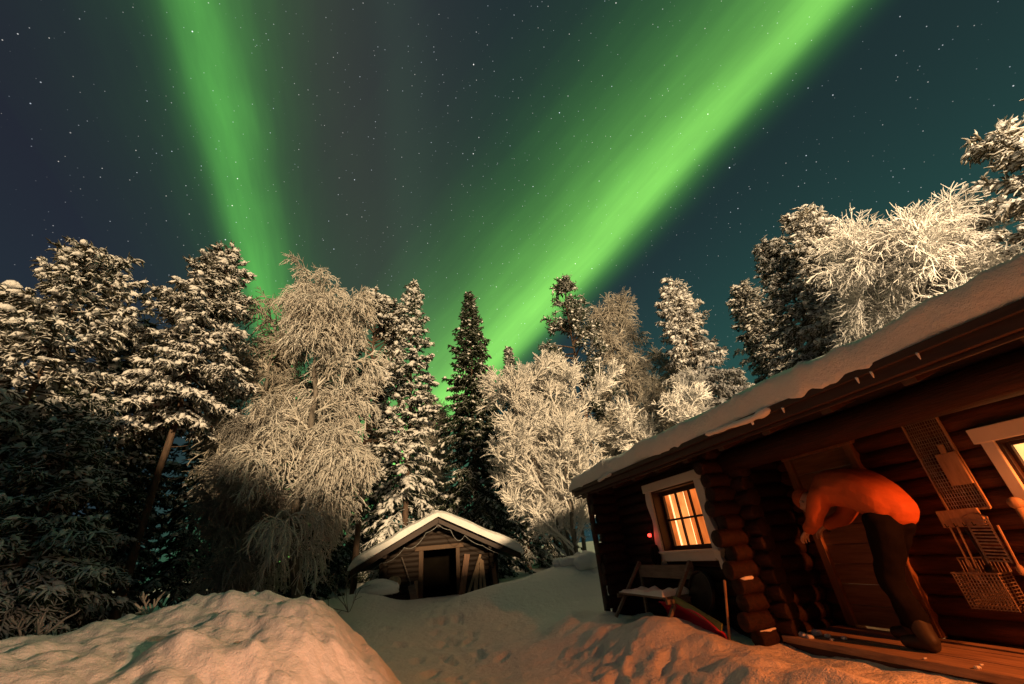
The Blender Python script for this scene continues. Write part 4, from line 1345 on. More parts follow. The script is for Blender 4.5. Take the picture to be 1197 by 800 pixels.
# cut logs and the snow capped chopping block at the left
q = MB(); q.tubes(np.array([[-0.12, -0.1, 0.0], [-0.10, 0.05, 0.0], [-0.07, 0.25, 0.0]]), [0.15, 0.15, 0.14], 16, 0, True)
o = q.build('cut_log', [M['cut_wood']], None, smooth=False); o.location = hutw(-1.12, -0.62, 0.50); o.rotation_euler = (0, 0, R(9.5))
tag(o, 'pale round cut log lying on the snow left of the hut doorway', 'log')


def blob(b, c, rx, ry, rz, seed=0, nu=28, nv=16, amp=0.12, flat=0.0):
    U, Vv = np.meshgrid(np.linspace(0, 2 * pi, nu, endpoint=False), np.linspace(0.03, pi - 0.03, nv), indexing='ij')
    P = np.stack([np.cos(U) * np.sin(Vv), np.sin(U) * np.sin(Vv), np.cos(Vv)], -1)
    n_ = 1 + amp * fbm(P[..., 0] * 1.8, P[..., 1] * 1.8, P[..., 2] * 1.8, seed, 3)
    P = P * n_[..., None] * np.array([rx, ry, rz])
    if flat: P[..., 2] = np.maximum(P[..., 2], -rz * flat)
    i = np.arange(nu)[:, None] * nv + np.arange(nv - 1)[None, :]
    j = ((np.arange(nu) + 1) % nu)[:, None] * nv + np.arange(nv - 1)[None, :]
    b.add(P + np.asarray(c), np.stack([i, i + 1, j + 1, j], -1).reshape(-1, 4))


wp = hutw(-1.55, -1.15, 0.0)
e = empty('wood_stack', wp, R(9.5))
tag(e, 'low stack of dark firewood under a rounded snow cap left of the hut', 'wood stack')
q = MB()
for k in range(9):
    q.log((-0.38 + 0.02 * k, -0.25 + 0.09 * (k % 5), 0.10 + 0.14 * (k // 5)), (0.38, -0.22 + 0.09 * (k % 5), 0.12 + 0.14 * (k // 5)), 0.065, seed=k + 3000, seg=4, k=9)
q.build('split_logs', [M['log']], e)
q = MB(); blob(q, (0, 0, 0.36), 0.58, 0.46, 0.26, 7, 36, 20, 0.12, 0.35); q.build('snow_cap', M['snow_soft'], e, smooth=True)
for k, (x, y, r_, sd_) in enumerate(((-1.2, -1.0, 0.16, 3), )):
    pass

# low snow bank rubble right of the hut, in front of the big bush
clod_lab = ['rounded snow clod on the bank below the big frosted bush, leftmost', 'second snow clod from the left on the bank below the frosted bush', 'middle lump of snow on the bank below the frosted bush',
            'broad flat snow lump at the right of the bank by the cabin post', 'small high snow lump on the bank left of the cabin post']
for k, (azd, dist, dz, r_) in enumerate(((3.0, 11.6, 0.10, 0.16), (3.9, 11.5, 0.13, 0.15), (4.8, 11.5, 0.15, 0.17), (6.4, 11.4, 0.12, 0.30), (5.7, 11.7, 0.2, 0.2))):
    p = polar(azd, dist)
    q = MB(); blob(q, (0, 0, 0), r_, r_ * 0.9, r_ * 0.7, 30 + k, 22, 14, 0.25)
    o = q.build('snow_clod', M['snow_soft'], None, smooth=True)
    o.location = (p[0], p[1], float(ground_z(p[0], p[1])) + r_ * 0.35)
    tag(o, clod_lab[k], 'snow clod', 'snow clods on the bank')


# ================================================================== trees
def unit(v):
    return v / (np.linalg.norm(v, axis=-1, keepdims=True) + 1e-9)


def sprout(rs, par, per, t0, t1, ang, asd, length, droop, jit, P=5, up=0.0, lenfall=0.0, tpow=1.0):
    """children polylines along parents; returns (N*per, P, 3) and t"""
    N, n, _ = par.shape
    t = t0 + (t1 - t0) * rs.rand(N, per) ** tpow
    x = t * (n - 1); i = np.minimum(x.astype(int), n - 2); f = (x - i)[..., None]
    idx = np.arange(N)[:, None]
    a, b_ = par[idx, i], par[idx, i + 1]
    p = (a * (1 - f) + b_ * f).reshape(-1, 3)
    T = unit(b_ - a).reshape(-1, 3)
    rnd = rs.normal(size=T.shape)
    perp = unit(rnd - (rnd * T).sum(1, keepdims=True) * T)
    an = np.radians(rs.normal(ang, asd, (len(T), 1)))
    d = T * np.cos(an) + perp * np.sin(an) + np.array([0, 0, up])
    d = unit(d)
    tt = t.reshape(-1, 1)
    L_ = (length * rs.uniform(0.65, 1.25, (len(T), 1)) * (1 - lenfall * tt))
    out = [p]
    st = L_ / (P - 1)
    for k in range(P - 1):
        p = p + d * st
        out.append(p)
        d = unit(d + np.array([0, 0, -1.0]) * droop * st + rs.normal(0, jit, d.shape))
    return np.stack(out, 1), tt[:, 0]


def trunk_line(rs, H, n=14, wob=0.02, lean=(0, 0)):
    t = np.linspace(0, 1, n)
    P = np.zeros((1, n, 3)); P[0, :, 2] = t * H - 0.25 * (t == 0)
    w = np.cumsum(rs.normal(0, wob, (n, 2)), 0) * H / n * 2
    w -= w[0]
    P[0, :, :2] = w + np.outer(t, lean) * H
    return P


def taper(N, P, r0, r1, rs=None, jit=0.12):
    r_ = np.linspace(r0, r1, P)[None, :].repeat(N, 0)
    if rs is not None: r_ = r_ * (1 + rs.normal(0, jit, r_.shape))
    return np.abs(r_) + 0.001


def make_spruce(name, seed, H, Rd, needle, z0=0.05, shape=0.85, whorl=0.30, nb=7, droop=0.5, twig=0.14, lump=0.6, lsize=0.058, thick=0.024, lean=(0, 0), bark='bark', fine=2, topup=0.7, ragged=0.25):
    rs = np.random.RandomState(seed)
    root = empty(name, (0, 0, 0))
    tr = trunk_line(rs, H, 16, 0.012, lean)
    b = MB(); rt = 0.007 * H + 0.035
    b.tubes(tr, np.linspace(rt, 0.012, 16) * (1 + 0.1 * rs.normal(size=16)), 10)
    # dead lower twigs
    if z0 > 0.15:
        dead, _ = sprout(rs, tr[:, :max(4, int(16 * z0))], 26, 0.15, 1.0, 85, 15, 0.5, 0.4, 0.2, 4)
        b.tubes(dead, taper(len(dead), 4, 0.014, 0.005), 4)
    b.build('trunk', [M[bark]], root, smooth=True)
    zs = []; z = z0 * H
    while z < H - 0.10:
        zs.append(z); z += whorl * (0.55 + 0.6 * (1 - z / H)) * rs.uniform(0.8, 1.2)
    zz, az = [], []
    for z in zs:
        k = max(3, int(round(nb * (0.7 + 0.3 * (1 - z / H)))))
        zz += list(z + rs.normal(0, 0.07, k)); az += list(rs.uniform(0, 2 * pi) + np.arange(k) * 2 * pi / k + rs.normal(0, 0.3, k))
    zz, az = np.array(zz), np.array(az); f = np.clip((zz - z0 * H) / (H - z0 * H), 0, 1)
    L_ = Rd * np.maximum(0, 1 - f) ** shape * (1 + rs.normal(0, ragged, len(f))).clip(0.5, 1.4) + 0.10
    if z0 > 0.15: L_ *= 0.45 + 0.55 * sstep(0, 0.22, f)
    e0 = -0.15 + (topup + 0.15) * f ** 1.6
    P = 6; t = np.linspace(0, 1, P)
    rad_ = L_[:, None] * t * np.cos(e0)[:, None]
    zo = L_[:, None] * (np.sin(e0)[:, None] * t - droop * (1 - 0.75 * f)[:, None] * t ** 2 + 0.16 * t ** 4)
    bend = rs.normal(0, 0.14, (len(f), 1)) * t
    a_ = az[:, None] + bend
    cx = np.interp(zz, tr[0, :, 2], tr[0, :, 0]); cy = np.interp(zz, tr[0, :, 2], tr[0, :, 1])
    B = np.stack([cx[:, None] + rad_ * np.cos(a_), cy[:, None] + rad_ * np.sin(a_), zz[:, None] + zo], -1)
    b = MB()
    b.tubes(B, taper(len(B), P, 0.026, 0.012, rs), 4)
    # twigs in flat sprays on both sides
    cnt = np.maximum(3, (L_ / twig).astype(int)) * 2
    ib = np.repeat(np.arange(len(B)), cnt)
    N = len(ib)
    tt = 0.12 + 0.88 * rs.rand(N) ** 0.8
    x = tt * (P - 1); i = np.minimum(x.astype(int), P - 2); ff = (x - i)[:, None]
    p = B[ib, i] * (1 - ff) + B[ib, i + 1] * ff
    T = unit(B[ib, i + 1] - B[ib, i])
    side = np.where(rs.rand(N) < 0.5, -1.0, 1.0)[:, None]
    S_ = unit(np.cross(T, np.array([0, 0, 1.0]))) * side
    an = np.radians(rs.normal(50, 14, (N, 1)))
    d = unit(T * np.cos(an) + S_ * np.sin(an) + np.array([0, 0, 1]) * rs.normal(-0.22, 0.2, (N, 1)))
    tl = (0.30 * L_[ib][:, None] * (1 - tt[:, None]) + 0.17) * rs.uniform(0.7, 1.3, (N, 1))
    tl = np.minimum(tl, 0.65)
    Q = [p]; pp = p
    for k in range(3):
        pp = pp + d * tl / 3; Q.append(pp); d = unit(d + np.array([0, 0, -0.22]) + rs.normal(0, 0.1, d.shape))
    Q = np.stack(Q, 1)
    rr_ = np.array([0.5, 1.0, 0.85, 0.25])[None, :] * thick * (1 + rs.normal(0, 0.2, (N, 4)))
    b.tubes(Q, np.abs(rr_), 4)
    if fine:
        K, _ = sprout(rs, Q, fine, 0.2, 1.0, 45, 15, 0.15, 0.8, 0.12, 3)
        b.tubes(K, np.array([[0.5, 0.9, 0.15]]) * thick * 0.8 * (1 + rs.normal(0, 0.2, (len(K), 3))).clip(0.3, 2), 3)
    # snow lumps resting on the sprays
    nl = int(N * lump * 0.5)
    if nl:
        sel = rs.choice(N, nl)
        ctr = Q[sel, 1] * 0.4 + Q[sel, 2] * 0.6 + np.array([0, 0, lsize * 0.35])
        dd = unit(Q[sel, 3] - Q[sel, 0])
        ll = rs.uniform(0.12, 0.30, (nl, 1)) * (lsize / 0.07)
        tk = np.linspace(-0.5, 0.5, 5)
        LP = ctr[:, None, :] + dd[:, None, :] * (tk[None, :, None] * ll[:, None, :])
        LP[:, :, 2] -= 0.25 * ll * (tk[None, :] ** 2)
        LP += rs.normal(0, 0.010, LP.shape)
        b.tubes(LP, np.array([[0.15, 0.8, 1.0, 0.85, 0.15]]) * lsize * rs.uniform(0.45, 1.0, (nl, 1)) * (1 + rs.normal(0, 0.15, (nl, 5))).clip(0.4, 1.6), 5, 1)
    b.build('crown', [M[needle], M['snow']], root, smooth=True)
    return root


def make_pine(name, seed, H, Rd, needle, z0=0.3, limbs=60, lump=1.0, lsize=0.10, lean=(0, 0), thick=0.04, ltop=0.35, droop=0.25, ang=72, tufts=5, bark='bark', crownpow=0.7, sub=9, fine=4):
    rs = np.random.RandomState(seed)
    root = empty(name, (0, 0, 0))
    tr = trunk_line(rs, H, 18, 0.016, lean)
    b = MB(); rt = 0.007 * H + 0.04
    b.tubes(tr, np.linspace(rt, 0.02, 18) * (1 + 0.06 * rs.normal(size=18)), 10)
    # limbs
    f = z0 + (1 - z0) * np.sort(rs.rand(limbs)) ** 0.85
    ft = (f - z0) / (1 - z0)
    prof = (ltop + (1 - ltop) * np.sin(np.clip((1 - ft) * 1.25, 0, 1) * pi / 2) ** crownpow) * (0.35 + 0.65 * sstep(0, 0.25, ft)) * sstep(1.06, 0.8, ft)
    L_ = Rd * prof * rs.uniform(0.65, 1.15, limbs) + 0.25
    az = rs.uniform(0, 2 * pi, limbs) + np.arange(limbs) * 2.4
    px = np.stack([np.interp(f * H, tr[0, :, 2], tr[0, :, k]) for k in (0, 1)] + [f * H], -1)
    el_ = np.radians(90 - ang) + 0.8 * ft ** 2 + rs.normal(0, 0.15, limbs)
    d = np.stack([np.cos(az) * np.cos(el_), np.sin(az) * np.cos(el_), np.sin(el_)], -1)
    P = 7; out = [px]; p = px
    for k in range(P - 1):
        p = p + d * L_[:, None] / (P - 1); out.append(p)
        d = unit(d + np.array([0, 0, -droop]) * (1 - 0.7 * ft[:, None]) * L_[:, None] / (P - 1) * 2 + rs.normal(0, 0.10, d.shape))
    B = np.stack(out, 1)
    b.tubes(B, np.maximum(0.01, np.linspace(1, 0.25, P)[None, :] * (0.018 + 0.014 * L_[:, None])), 6)
    b.build('trunk', [M[bark]], root, smooth=True)
    b = MB()
    S1, _ = sprout(rs, B, sub, 0.25, 1.0, 48, 14, 0.20 * Rd + 0.22, 0.35, 0.14, 5, up=0.05, lenfall=0.3)
    b.tubes(S1, taper(len(S1), 5, 0.022, 0.014, rs), 4)
    S2, _ = sprout(rs, S1, tufts, 0.2, 1.0, 45, 18, 0.26, 0.3, 0.15, 4)
    rr_ = np.array([[0.6, 1.1, 1.0, 0.25]]) * thick * (1 + rs.normal(0, 0.2, (len(S2), 4))).clip(0.3, 2)
    b.tubes(S2, rr_, 4)
    S3, _ = sprout(rs, S2, fine, 0.15, 1.0, 50, 18, 0.13, 0.3, 0.12, 3)
    b.tubes(S3, np.array([[0.6, 1.0, 0.15]]) * thick * 0.7 * (1 + rs.normal(0, 0.2, (len(S3), 3))).clip(0.3, 2), 3)
    nl = int(len(S2) * lump * 0.5)
    if nl:
        sel = rs.choice(len(S2), nl)
        ctr = S2[sel, 2] + np.array([0, 0, lsize * 0.35])
        dd = unit(S2[sel, 3] - S2[sel, 0]); dd[:, 2] *= 0.4
        ll = rs.uniform(0.14, 0.34, (nl, 1)) * (lsize / 0.08)
        tk = np.linspace(-0.5, 0.5, 5)
        LP = ctr[:, None, :] + dd[:, None, :] * (tk[None, :, None] * ll[:, None, :])
        LP[:, :, 2] -= 0.3 * ll * (tk[None, :] ** 2)
        LP += rs.normal(0, 0.012, LP.shape)
        b.tubes(LP, np.array([[0.2, 0.85, 1.0, 0.85, 0.2]]) * lsize * rs.uniform(0.4, 1.0, (nl, 1)) * (1 + rs.normal(0, 0.18, (nl, 5))).clip(0.4, 1.6), 5, 1)
    b.build('crown', [M[needle], M['snow']], root, smooth=True)
    return root


def make_birch(name, seed, H, spread, frost, stems=1, z0=0.22, limbs=30, droop=(0.35, 0.9, 2.2, 1.5), ang=(38, 42, 50, 40), n2=9, n3=9, n4=4, l2=0.9, l3=0.75, l4=0.26,
               r3=0.012, r4=0.010, lean=(0, 0), bark='bark_frost', up=0.0, lenfall=0.55, wob=0.03):
    rs = np.random.RandomState(seed)
    root = empty(name, (0, 0, 0))
    trs = []
    for k in range(stems):
        a = 2 * pi * k / stems + rs.rand()
        sp_ = 0.0 if stems == 1 else rs.uniform(0.10, 0.30)
        trs.append(trunk_line(rs, H * (1 if k == 0 else rs.uniform(0.7, 0.98)), 14, wob, (lean[0] + sp_ * cos(a), lean[1] + sp_ * sin(a))))
    T = np.concatenate(trs)
    b = MB()
    rt = (0.012 * H + 0.02) / math.sqrt(stems) * 1.1
    b.tubes(T, np.linspace(rt, 0.014, 14)[None, :].repeat(len(T), 0), 9)
    b.build('trunk', [M[bark]], root, smooth=True)
    b = MB()
    L1, t1 = sprout(rs, T, max(3, limbs // stems), z0, 0.97, ang[0], 11, spread, droop[0], 0.09, 9, up=up, lenfall=lenfall)
    b.tubes(L1, taper(len(L1), 9, 0.034, 0.014, rs, 0.05), 5)
    A2, _ = sprout(rs, L1, n2, 0.15, 1.0, ang[1], 14, l2, droop[1], 0.11, 6, up=up, lenfall=0.4)
    b.tubes(A2, taper(len(A2), 6, 0.019, 0.013, rs), 4)
    A3, _ = sprout(rs, A2, n3, 0.1, 1.0, ang[2], 16, l3, droop[2], 0.10, 5, up=up * 0.6, lenfall=0.3)
    b.tubes(A3, taper(len(A3), 5, r3 * 1.15, r3 * 0.85, rs, 0.2), 4)
    A4, _ = sprout(rs, A3, n4, 0.15, 1.0, ang[3], 15, l4, droop[3], 0.10, 3, lenfall=0.3)
    b.tubes(A4, taper(len(A4), 3, r4 * 1.1, r4 * 0.7, rs, 0.2), 3)
    b.build('crown', [M[frost]], root, smooth=True)
    return root


def place(root, azd, dist, label, cat='tree', group=None, rz=0.0, sc=1.0, dz=-0.05):
    p = polar(azd, dist)
    root.location = (p[0], p[1], float(ground_z(p[0], p[1])) + dz)
    root.rotation_euler = (0, 0, rz); root.scale = (sc, sc, sc)
    return tag(root, label, cat, group)


def copy_tree(root):
    c = root.copy(); COL.objects.link(c)
    for ch in root.children:
        d = ch.copy(); COL.objects.link(d); d.parent = c
    return c


# ---- the row at the left
t1 = make_spruce('snow_laden_spruce', 1, 8.9, 2.0, 'heavy_needle', z0=0.08, shape=0.42, whorl=0.36, nb=8, droop=0.45, lump=1.5, lsize=0.075, thick=0.03, twig=0.1, topup=0.5, ragged=0.24, fine=3)
place(t1, -53.4, 13.4, 'broad snow laden spruce with a ragged rounded top, left of the slanting bare trunk')
t1b = make_spruce('snow_laden_spruce', 2, 7.6, 1.9, 'heavy_needle', z0=0.08, shape=0.48, whorl=0.36, nb=8, droop=0.45, lump=1.5, lsize=0.075, thick=0.03, twig=0.1, topup=0.5, ragged=0.24, fine=3)
place(t1b, -59.0, 14.2, 'snow laden spruce cut by the left picture edge, shorter twin of the broad one')
t2 = make_spruce('snow_laden_pine', 3, 10.3, 1.55, 'heavy_needle', z0=0.46, shape=0.62, whorl=0.33, nb=8, droop=0.5, lump=1.5, lsize=0.07, thick=0.03, twig=0.09, topup=0.5, ragged=0.26, fine=3)
place(t2, -42.2, 12.9, 'snow laden pine with a bare slanting lower trunk, right of the broad spruce')
t3 = make_spruce('dark_pine', 4, 7.9, 1.5, 'dark_needle', z0=0.12, shape=0.6, whorl=0.34, nb=8, droop=0.5, lump=0.6, lsize=0.07, thick=0.032, twig=0.11, topup=0.5, ragged=0.26, fine=2)
place(t3, -47.8, 14.8, 'dark shaded spruce between the broad spruce and the pointed pine')
t4 = make_spruce('young_spruce', 5, 4.8, 1.5, 'spruce_needle', z0=0.05, droop=0.5, lump=0.8, lsize=0.05, thick=0.026, twig=0.085, fine=3)
place(t4, -49.5, 11.2, 'small dark spruce with snowy bough tips low in front of the dark trees')
# ---- frosted birches
b1 = make_birch('weeping_birch', 10, 8.8, 1.95, 'frost_mid', z0=0.09, limbs=31, n2=8, n3=10, n4=9, l2=0.85, l3=0.85, l4=0.24, droop=(0.5, 1.5, 4.0, 2.2), ang=(42, 44, 48, 36), r3=0.0125, r4=0.0085, lean=(-0.12, 0.0), wob=0.07, lenfall=0.45)
place(b1, -27.2, 11.2, 'tall weeping birch thick with white frost, left of the small hut')
b2 = make_birch('weeping_birch', 11, 9.0, 2.2, 'frost_grey', z0=0.2, limbs=30, n2=8, n3=8, n4=4, l2=0.9, l3=0.8, l4=0.28, droop=(0.42, 1.0, 2.4, 1.6), r3=0.012, r4=0.010)
place(b2, -34.5, 14.2, 'greyish frosted birch behind and left of the tall weeping birch')
b3 = make_birch('frosted_sapling', 12, 4.2, 1.4, 'frost_dull', z0=0.1, limbs=20, n2=7, n3=8, n4=4, l2=0.6, l3=0.6, l4=0.25, droop=(0.5, 1.6, 4.0, 2.0), r3=0.008, r4=0.006)
place(b3, -34.0, 11.6, 'low dull frosted birch sapling at the left foot of the tall weeping birch')
# ---- the middle
p0 = make_pine('snow_laden_pine', 20, 11.0, 1.7, 'heavy_needle', z0=0.35, limbs=60, lump=0.8, lsize=0.09, thick=0.045, ltop=0.22, droop=0.35, ang=76, tufts=5, sub=8)
place(p0, -21.5, 15.5, 'snowy pine top behind the tall weeping birch on its right')
s1 = make_spruce('snowy_spruce', 21, 15.6, 2.4, 'spruce_needle', z0=0.04, shape=0.62, whorl=0.46, nb=6, droop=0.7, lump=1.1, lsize=0.10, thick=0.042, twig=0.12, topup=0.9, ragged=0.28)
place(s1, -16.0, 20.2, 'spruce with drooping snowy boughs standing behind the left side of the hut')
s2 = make_spruce('dark_spruce', 22, 14.8, 2.0, 'dark_needle', z0=0.03, shape=0.72, whorl=0.30, nb=8, droop=0.6, lump=0.22, lsize=0.08, thick=0.044, twig=0.12, topup=0.5, ragged=0.2)
place(s2, -7.0, 19.8, 'narrow dark spruce behind the right side of the hut')
s3 = make_spruce('frosted_spruce', 23, 12.8, 1.3, 'spruce_needle', z0=0.05, shape=0.8, whorl=0.32, nb=7, droop=0.5, lump=0.4, lsize=0.08, thick=0.045, ragged=0.25)
place(s3, -0.6, 23.5, 'slim far spruce between the dark spruce and the big frosted bush')
p1 = make_pine('ragged_pine', 24, 12.9, 1.75, 'spruce_needle', z0=0.45, limbs=42, lump=0.6, lsize=0.058, thick=0.026, ltop=0.04, droop=0.30, ang=74, tufts=6, sub=8, crownpow=1.6)
place(p1, 9.6, 17.3, 'ragged dark pine top rising above the big frosted bush')
b4 = make_birch('frosted_bush', 25, 6.9, 2.7, 'frost_white', stems=4, z0=0.09, limbs=60, n2=9, n3=8, n4=6, l2=0.85, l3=0.5, l4=0.2, droop=(-0.05, -0.25, -0.2, 0.0), ang=(40, 40, 42, 40), r3=0.016, r4=0.0115, up=0.16, lenfall=0.45)
place(b4, 5.2, 13.2, 'big bright frosted bush with upright branches left of the cabin eave')
b5 = make_birch('frosted_birch', 26, 10.9, 2.1, 'frost_grey', z0=0.25, limbs=34, n2=9, n3=8, n4=4, l2=0.9, l3=0.7, l4=0.26, droop=(0.25, 0.8, 1.8, 1.2), r3=0.012, r4=0.010)
place(b5, 16.3, 18.0, 'greyish frosted birch behind the big bush, right of the ragged pine')
b6 = make_birch('frosted_bush', 27, 5.3, 1.5, 'frost_white', stems=3, z0=0.15, limbs=36, n2=8, n3=8, n4=4, l2=0.6, l3=0.45, l4=0.2, droop=(-0.05, -0.3, -0.2, 0.0), ang=(34, 36, 40, 40), r3=0.014, r4=0.012, up=0.25)
place(b6, 20.0, 13.8, 'smaller bright frosted bush just above the cabin eave')
b7 = make_birch('frosted_birch', 28, 8.3, 1.8, 'frost_grey', z0=0.25, limbs=30, n2=8, n3=8, n4=4, l2=0.8, l3=0.6, l4=0.24, droop=(0.2, 0.7, 1.6, 1.0))
place(b7, 22.6, 19.5, 'small dim frosted birch between the bushes and the leaning column spruce')
# ---- above the cabin roof
s4 = make_spruce('column_spruce', 30, 10.8, 1.2, 'frost_needle', z0=0.15, shape=0.36, whorl=0.3, nb=8, droop=0.75, lump=1.6, lsize=0.07, thick=0.032, twig=0.09, topup=0.4, ragged=0.3, fine=3)
place(s4, 26.2, 16.4, 'column shaped snow crusted spruce alone in the sky above the cabin eave')
s5 = make_spruce('column_spruce', 31, 10.8, 1.15, 'heavy_needle', z0=0.15, shape=0.4, whorl=0.3, nb=8, droop=0.75, lump=1.0, lsize=0.07, thick=0.032, twig=0.09, topup=0.4, ragged=0.3, fine=2)
place(s5, 34.4, 18.6, 'darker column spruce left of the twin pines above the cabin roof')
s6 = make_spruce('snow_laden_pine', 32, 10.3, 1.4, 'heavy_needle', z0=0.15, shape=0.45, whorl=0.33, nb=8, droop=0.6, lump=1.0, lsize=0.07, thick=0.032, twig=0.1, topup=0.5, ragged=0.3, fine=2)
place(s6, 39.2, 15.4, 'tall shaded pine left of the bright birch above the cabin roof')
s7 = make_spruce('frosted_pine', 33, 9.9, 1.3, 'frost_needle', z0=0.2, shape=0.5, whorl=0.32, nb=8, droop=0.55, lump=1.3, lsize=0.07, thick=0.032, twig=0.09, topup=0.6, ragged=0.3, fine=3)
place(s7, 44.3, 14.3, 'slim frosted pine touching the left side of the brightest birch')
b8 = make_birch('frosted_birch', 34, 6.5, 2.2, 'frost_white', z0=0.28, limbs=46, n2=10, n3=10, n4=7, l2=1.0, l3=0.7, l4=0.26, droop=(0.28, 0.7, 1.5, 1.0), ang=(55, 44, 45, 38), r3=0.011, r4=0.0075)
place(b8, 49.0, 12.2, 'brightest frosted birch with a rounded crown above the cabin roof')
s8 = make_spruce('frosted_pine', 35, 7.3, 1.75, 'frost_needle', z0=0.2, shape=0.5, whorl=0.34, nb=8, droop=0.3, lump=1.3, lsize=0.065, thick=0.03, twig=0.09, topup=0.7, ragged=0.32, fine=3)
place(s8, 62.0, 11.8, 'bright snow crusted pine cut by the right picture edge')

# ---- dim trees of the forest behind
back = [(-63, 19, t3, 1.0), (-52, 20, t3, 1.0), (-38.5, 19, t3, 1.05), (-33, 22, s2, 0.75), (-28, 20, s2, 0.8), (-24.5, 24, s2, 0.85), (-19.5, 26, s2, 0.8),
        (-12.8, 25, b5, 0.85), (-11.0, 30, s3, 0.85), (-13.9, 33, b5, 1.0), (-3.6, 27, s2, 0.72), (3.0, 25, s3, 0.85), (6.5, 22, b5, 0.7), (12.5, 24, s2, 0.75), (19, 27, b5, 0.9),
        (-57, 17, s2, 0.5), (-44, 18.5, s2, 0.6), (-67, 16, s2, 0.7), (30.0, 27, s5, 0.9)]
where = ['far left at the picture edge', 'behind the broad left spruce', 'behind the pointed pine trunk', 'behind the grey birch', 'behind the tall weeping birch', 'behind the weeping birch right side',
         'left of the drooping spruce', 'in the gap between the two hut spruces', 'deep in the gap behind the hut', 'furthest back in the green gap', 'right behind the narrow dark spruce',
         'behind the big frosted bush left half', 'behind the big frosted bush', 'behind the ragged pine', 'behind the grey birch at the eave', 'low behind the left spruces', 'low behind the dark left spruce', 'outermost on the left', 'behind the column spruces']
for k, (a, dist, src, sc) in enumerate(back):
    c = copy_tree(src)
    place(c, a, dist, ('dim frosted birch ' if src is b5 else 'dim dark spruce ') + where[k], 'tree', 'dim trees of the forest behind', rz=k * 1.7, sc=sc)

# thin bare saplings and frosted weeds
def make_weed(name, seed, H, n, frost, spread=18, r=0.012):
    rs = np.random.RandomState(seed)
    b = MB()
    up = np.zeros((1, 2, 3)); up[0, 1, 2] = 0.05
    A, _ = sprout(rs, up, n, 0.0, 1.0, spread, spread * 0.5, H, 0.15, 0.12, 6)
    b.tubes(A, taper(len(A), 6, r, r * 0.7, rs), 5)
    C, _ = sprout(rs, A, 5, 0.25, 1.0, 42, 12, H * 0.3, 0.0, 0.15, 4, up=0.15)
    b.tubes(C, taper(len(C), 4, r * 0.9, r * 0.6, rs), 4)
    return b.build(name, [M[frost]], None, smooth=True)


def ground_at(azd, dist, z):
    p = polar(azd, dist); return (p[0], p[1], z)


o = make_weed('frosted_shrub', 40, 0.27, 7, 'frost_dull', 17, 0.009); o.location = ground_at(-47.2, 5.3, 0.88)
tag(o, 'small frosted shrub poking up behind the snow heap at the left', 'shrub')
o = make_weed('frosted_twig', 41, 0.20, 3, 'frost_grey', 38, 0.008); o.location = ground_at(-39.8, 5.0, 1.07)
tag(o, 'tiny curled frosted twig on the crest of the snow heap', 'twig')
o = make_weed('frosted_weeds', 42, 0.8, 5, 'frost_dull', 30, 0.008); p = polar(-21.8, 11.6); o.location = (p[0], p[1], float(ground_z(*p)) - 0.05)
tag(o, 'thin frosted weed stems between the weeping birch and the hut', 'weeds')

# ---- house and shed added out of view as shade blockers; after them two assumed floodlights
hb = empty('shade_house', (-6.0, -4.4, 0.0), 0.0)
tag(hb, 'unseen log house added behind the photographer to shade the left trees', 'house')
b = MB(); hx, hr_z, ez = 8.0, 6.9, 4.4
V = [np.array([x, y, z]) for y in (0.0, -7.0) for (x, z) in ((-hx, 0), (hx, 0), (hx, ez), (0, hr_z), (-hx, ez))]
b.add(V, [[0, 1, 2, 3, 4], [9, 8, 7, 6, 5]] + [[i, i + 5, (i + 1) % 5 + 5, (i + 1) % 5] for i in range(5)])
for i in range(15): b.log((-hx - 0.3, 0.0, 0.1 + 0.2 * i), (hx + 0.1, 0.0, 0.1 + 0.2 * i), 0.11, seed=4000 + i)
b.build('log_wall', [M['log']], hb, smooth=False)
b = MB()
for sx in (-1, 1): b.beam((0, 0.5, hr_z + 0.1), (0, -7.5, hr_z + 0.1), 0.02, 0.02)
for sx in (-1, 1):
    V = [np.array([x, y, z + dz]) for y in (0.6, -7.6) for (x, z) in ((0, hr_z + 0.02), (sx * (hx + 0.5), ez + 0.02 - 0.5 * (hr_z - ez) / hx)) for dz in (0.0, 0.28)]
    b.add(V, np.array([[0, 1, 3, 2], [4, 6, 7, 5], [0, 4, 5, 1], [2, 3, 7, 6], [0, 2, 6, 4], [1, 5, 7, 3]]))
b.build('snowy_roof', [M['snow']], hb)
b = MB(); b.box((-0.5, 0.12, 0.2), (0.5, 0.17, 2.1)); b.build('door', [M['door']], hb)
for x in (-4.0, 3.6):
    b = MB(); b.box((x - 0.6, 0.12, 1.1), (x + 0.6, 0.17, 2.1)); b.build('window', [M['white']], hb)

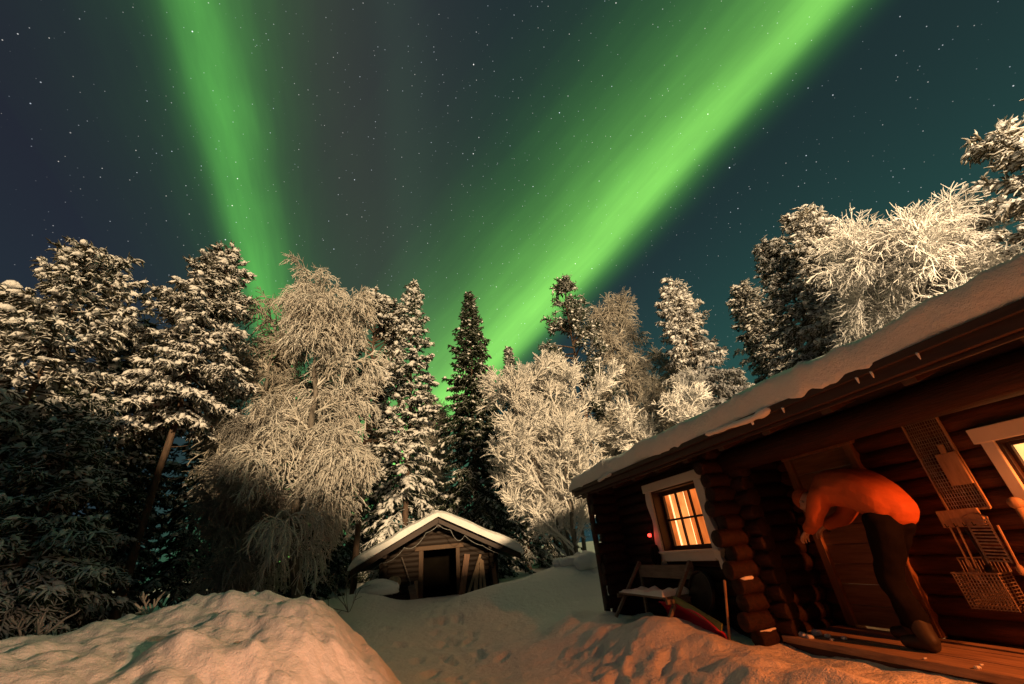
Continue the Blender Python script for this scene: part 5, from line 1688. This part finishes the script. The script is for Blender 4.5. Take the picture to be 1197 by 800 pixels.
sh = empty('shade_shed', (4.2, -4.6, 0.0), 0.0)  # blocker added out of view; keeps the sun off path and hut front
tag(sh, 'unseen plank shed added behind the photographer to shade the path and hut front', 'shed')
b = MB(); b.box((-1.8, -1.8, 0), (1.8, 0, 4.15))
for i in range(19): b.box((-1.78 + 0.187 * i, 0.002, 0), (-1.78 + 0.187 * i + 0.17, 0.025, 3.1))
b.build('plank_wall', [M['board']], sh)
b = MB(); b.box((-1.95, -2.0, 4.15), (1.95, 0.2, 4.22)); b.build('roof', [M['board']], sh)
b = MB(); b.box((-1.93, -1.98, 4.222), (1.93, 0.18, 4.5)); b.build('snow_cover', [M['snow']], sh, bevel=0.08)
b = MB(); b.box((-0.45, 0.027, 0.1), (0.45, 0.06, 1.95)); b.build('door', [M['hut_post']], sh)

fp = cw(-1.15, 3.05, 1.62)
fl = empty('assumed_flood_lamp', fp, HR)  # assumed floodlight, added out of view to light the snow heap
tag(fl, 'assumed unseen small black floodlight under the cabin eave pointing at the snow heap', 'lamp')
tgt = Vector((-2.8, 3.0, 0.0)) - Vector(fp)
q = MB(); q.tubes(np.array([[0, 0.16, 0.03], [0, 0.06, 0.02], [0, 0, 0]]), 0.012, 6); q.box((-0.09, -0.05, -0.06), (0.09, 0.03, 0.06)); q.build('lamp_housing', [M['iron']], fl)
ld = bpy.data.lights.new('assumed_flood_light', 'SPOT'); ld.energy = 850; ld.color = (1.0, 0.59, 0.34); ld.shadow_soft_size = 0.06
ld.spot_size = R(35); ld.spot_blend = 0.7
lo = bpy.data.objects.new('assumed_flood_light', ld); COL.objects.link(lo)
lo.location = Vector(fp) + tgt.normalized() * 0.12; lo.rotation_euler = tgt.to_track_quat('-Z', 'Y').to_euler()

# assumed pole floodlight added out of view to brighten the trees above the roof
yp = Vector((6.6, -2.6, 0.0))
yl = empty('assumed_yard_lamp', yp, 0)
tag(yl, 'assumed unseen floodlight on a tall wooden pole at the near end of the cabin', 'assumed lamp')
q = MB(); q.log((0, 0, 0), (0, 0, 6.3), 0.09, seed=77); q.build('pole', [M['grey_wood']], yl)
q = MB(); q.box((-0.16, 0.10, 6.0), (0.16, 0.24, 6.2)); q.build('lamp_head', [M['iron']], yl, bevel=0.01)
ld = bpy.data.lights.new('assumed_yard_light', 'SPOT'); ld.energy = 7500; ld.color = (1.0, 0.72, 0.42); ld.shadow_soft_size = 0.1
ld.spot_size = R(74); ld.spot_blend = 0.6
lo = bpy.data.objects.new('assumed_yard_light', ld); COL.objects.link(lo)
lo.location = yp + Vector((0, 0.3, 6.05)); lo.rotation_euler = (Vector((9.6, 8.0, 7.6)) - lo.location).to_track_quat('-Z', 'Y').to_euler()
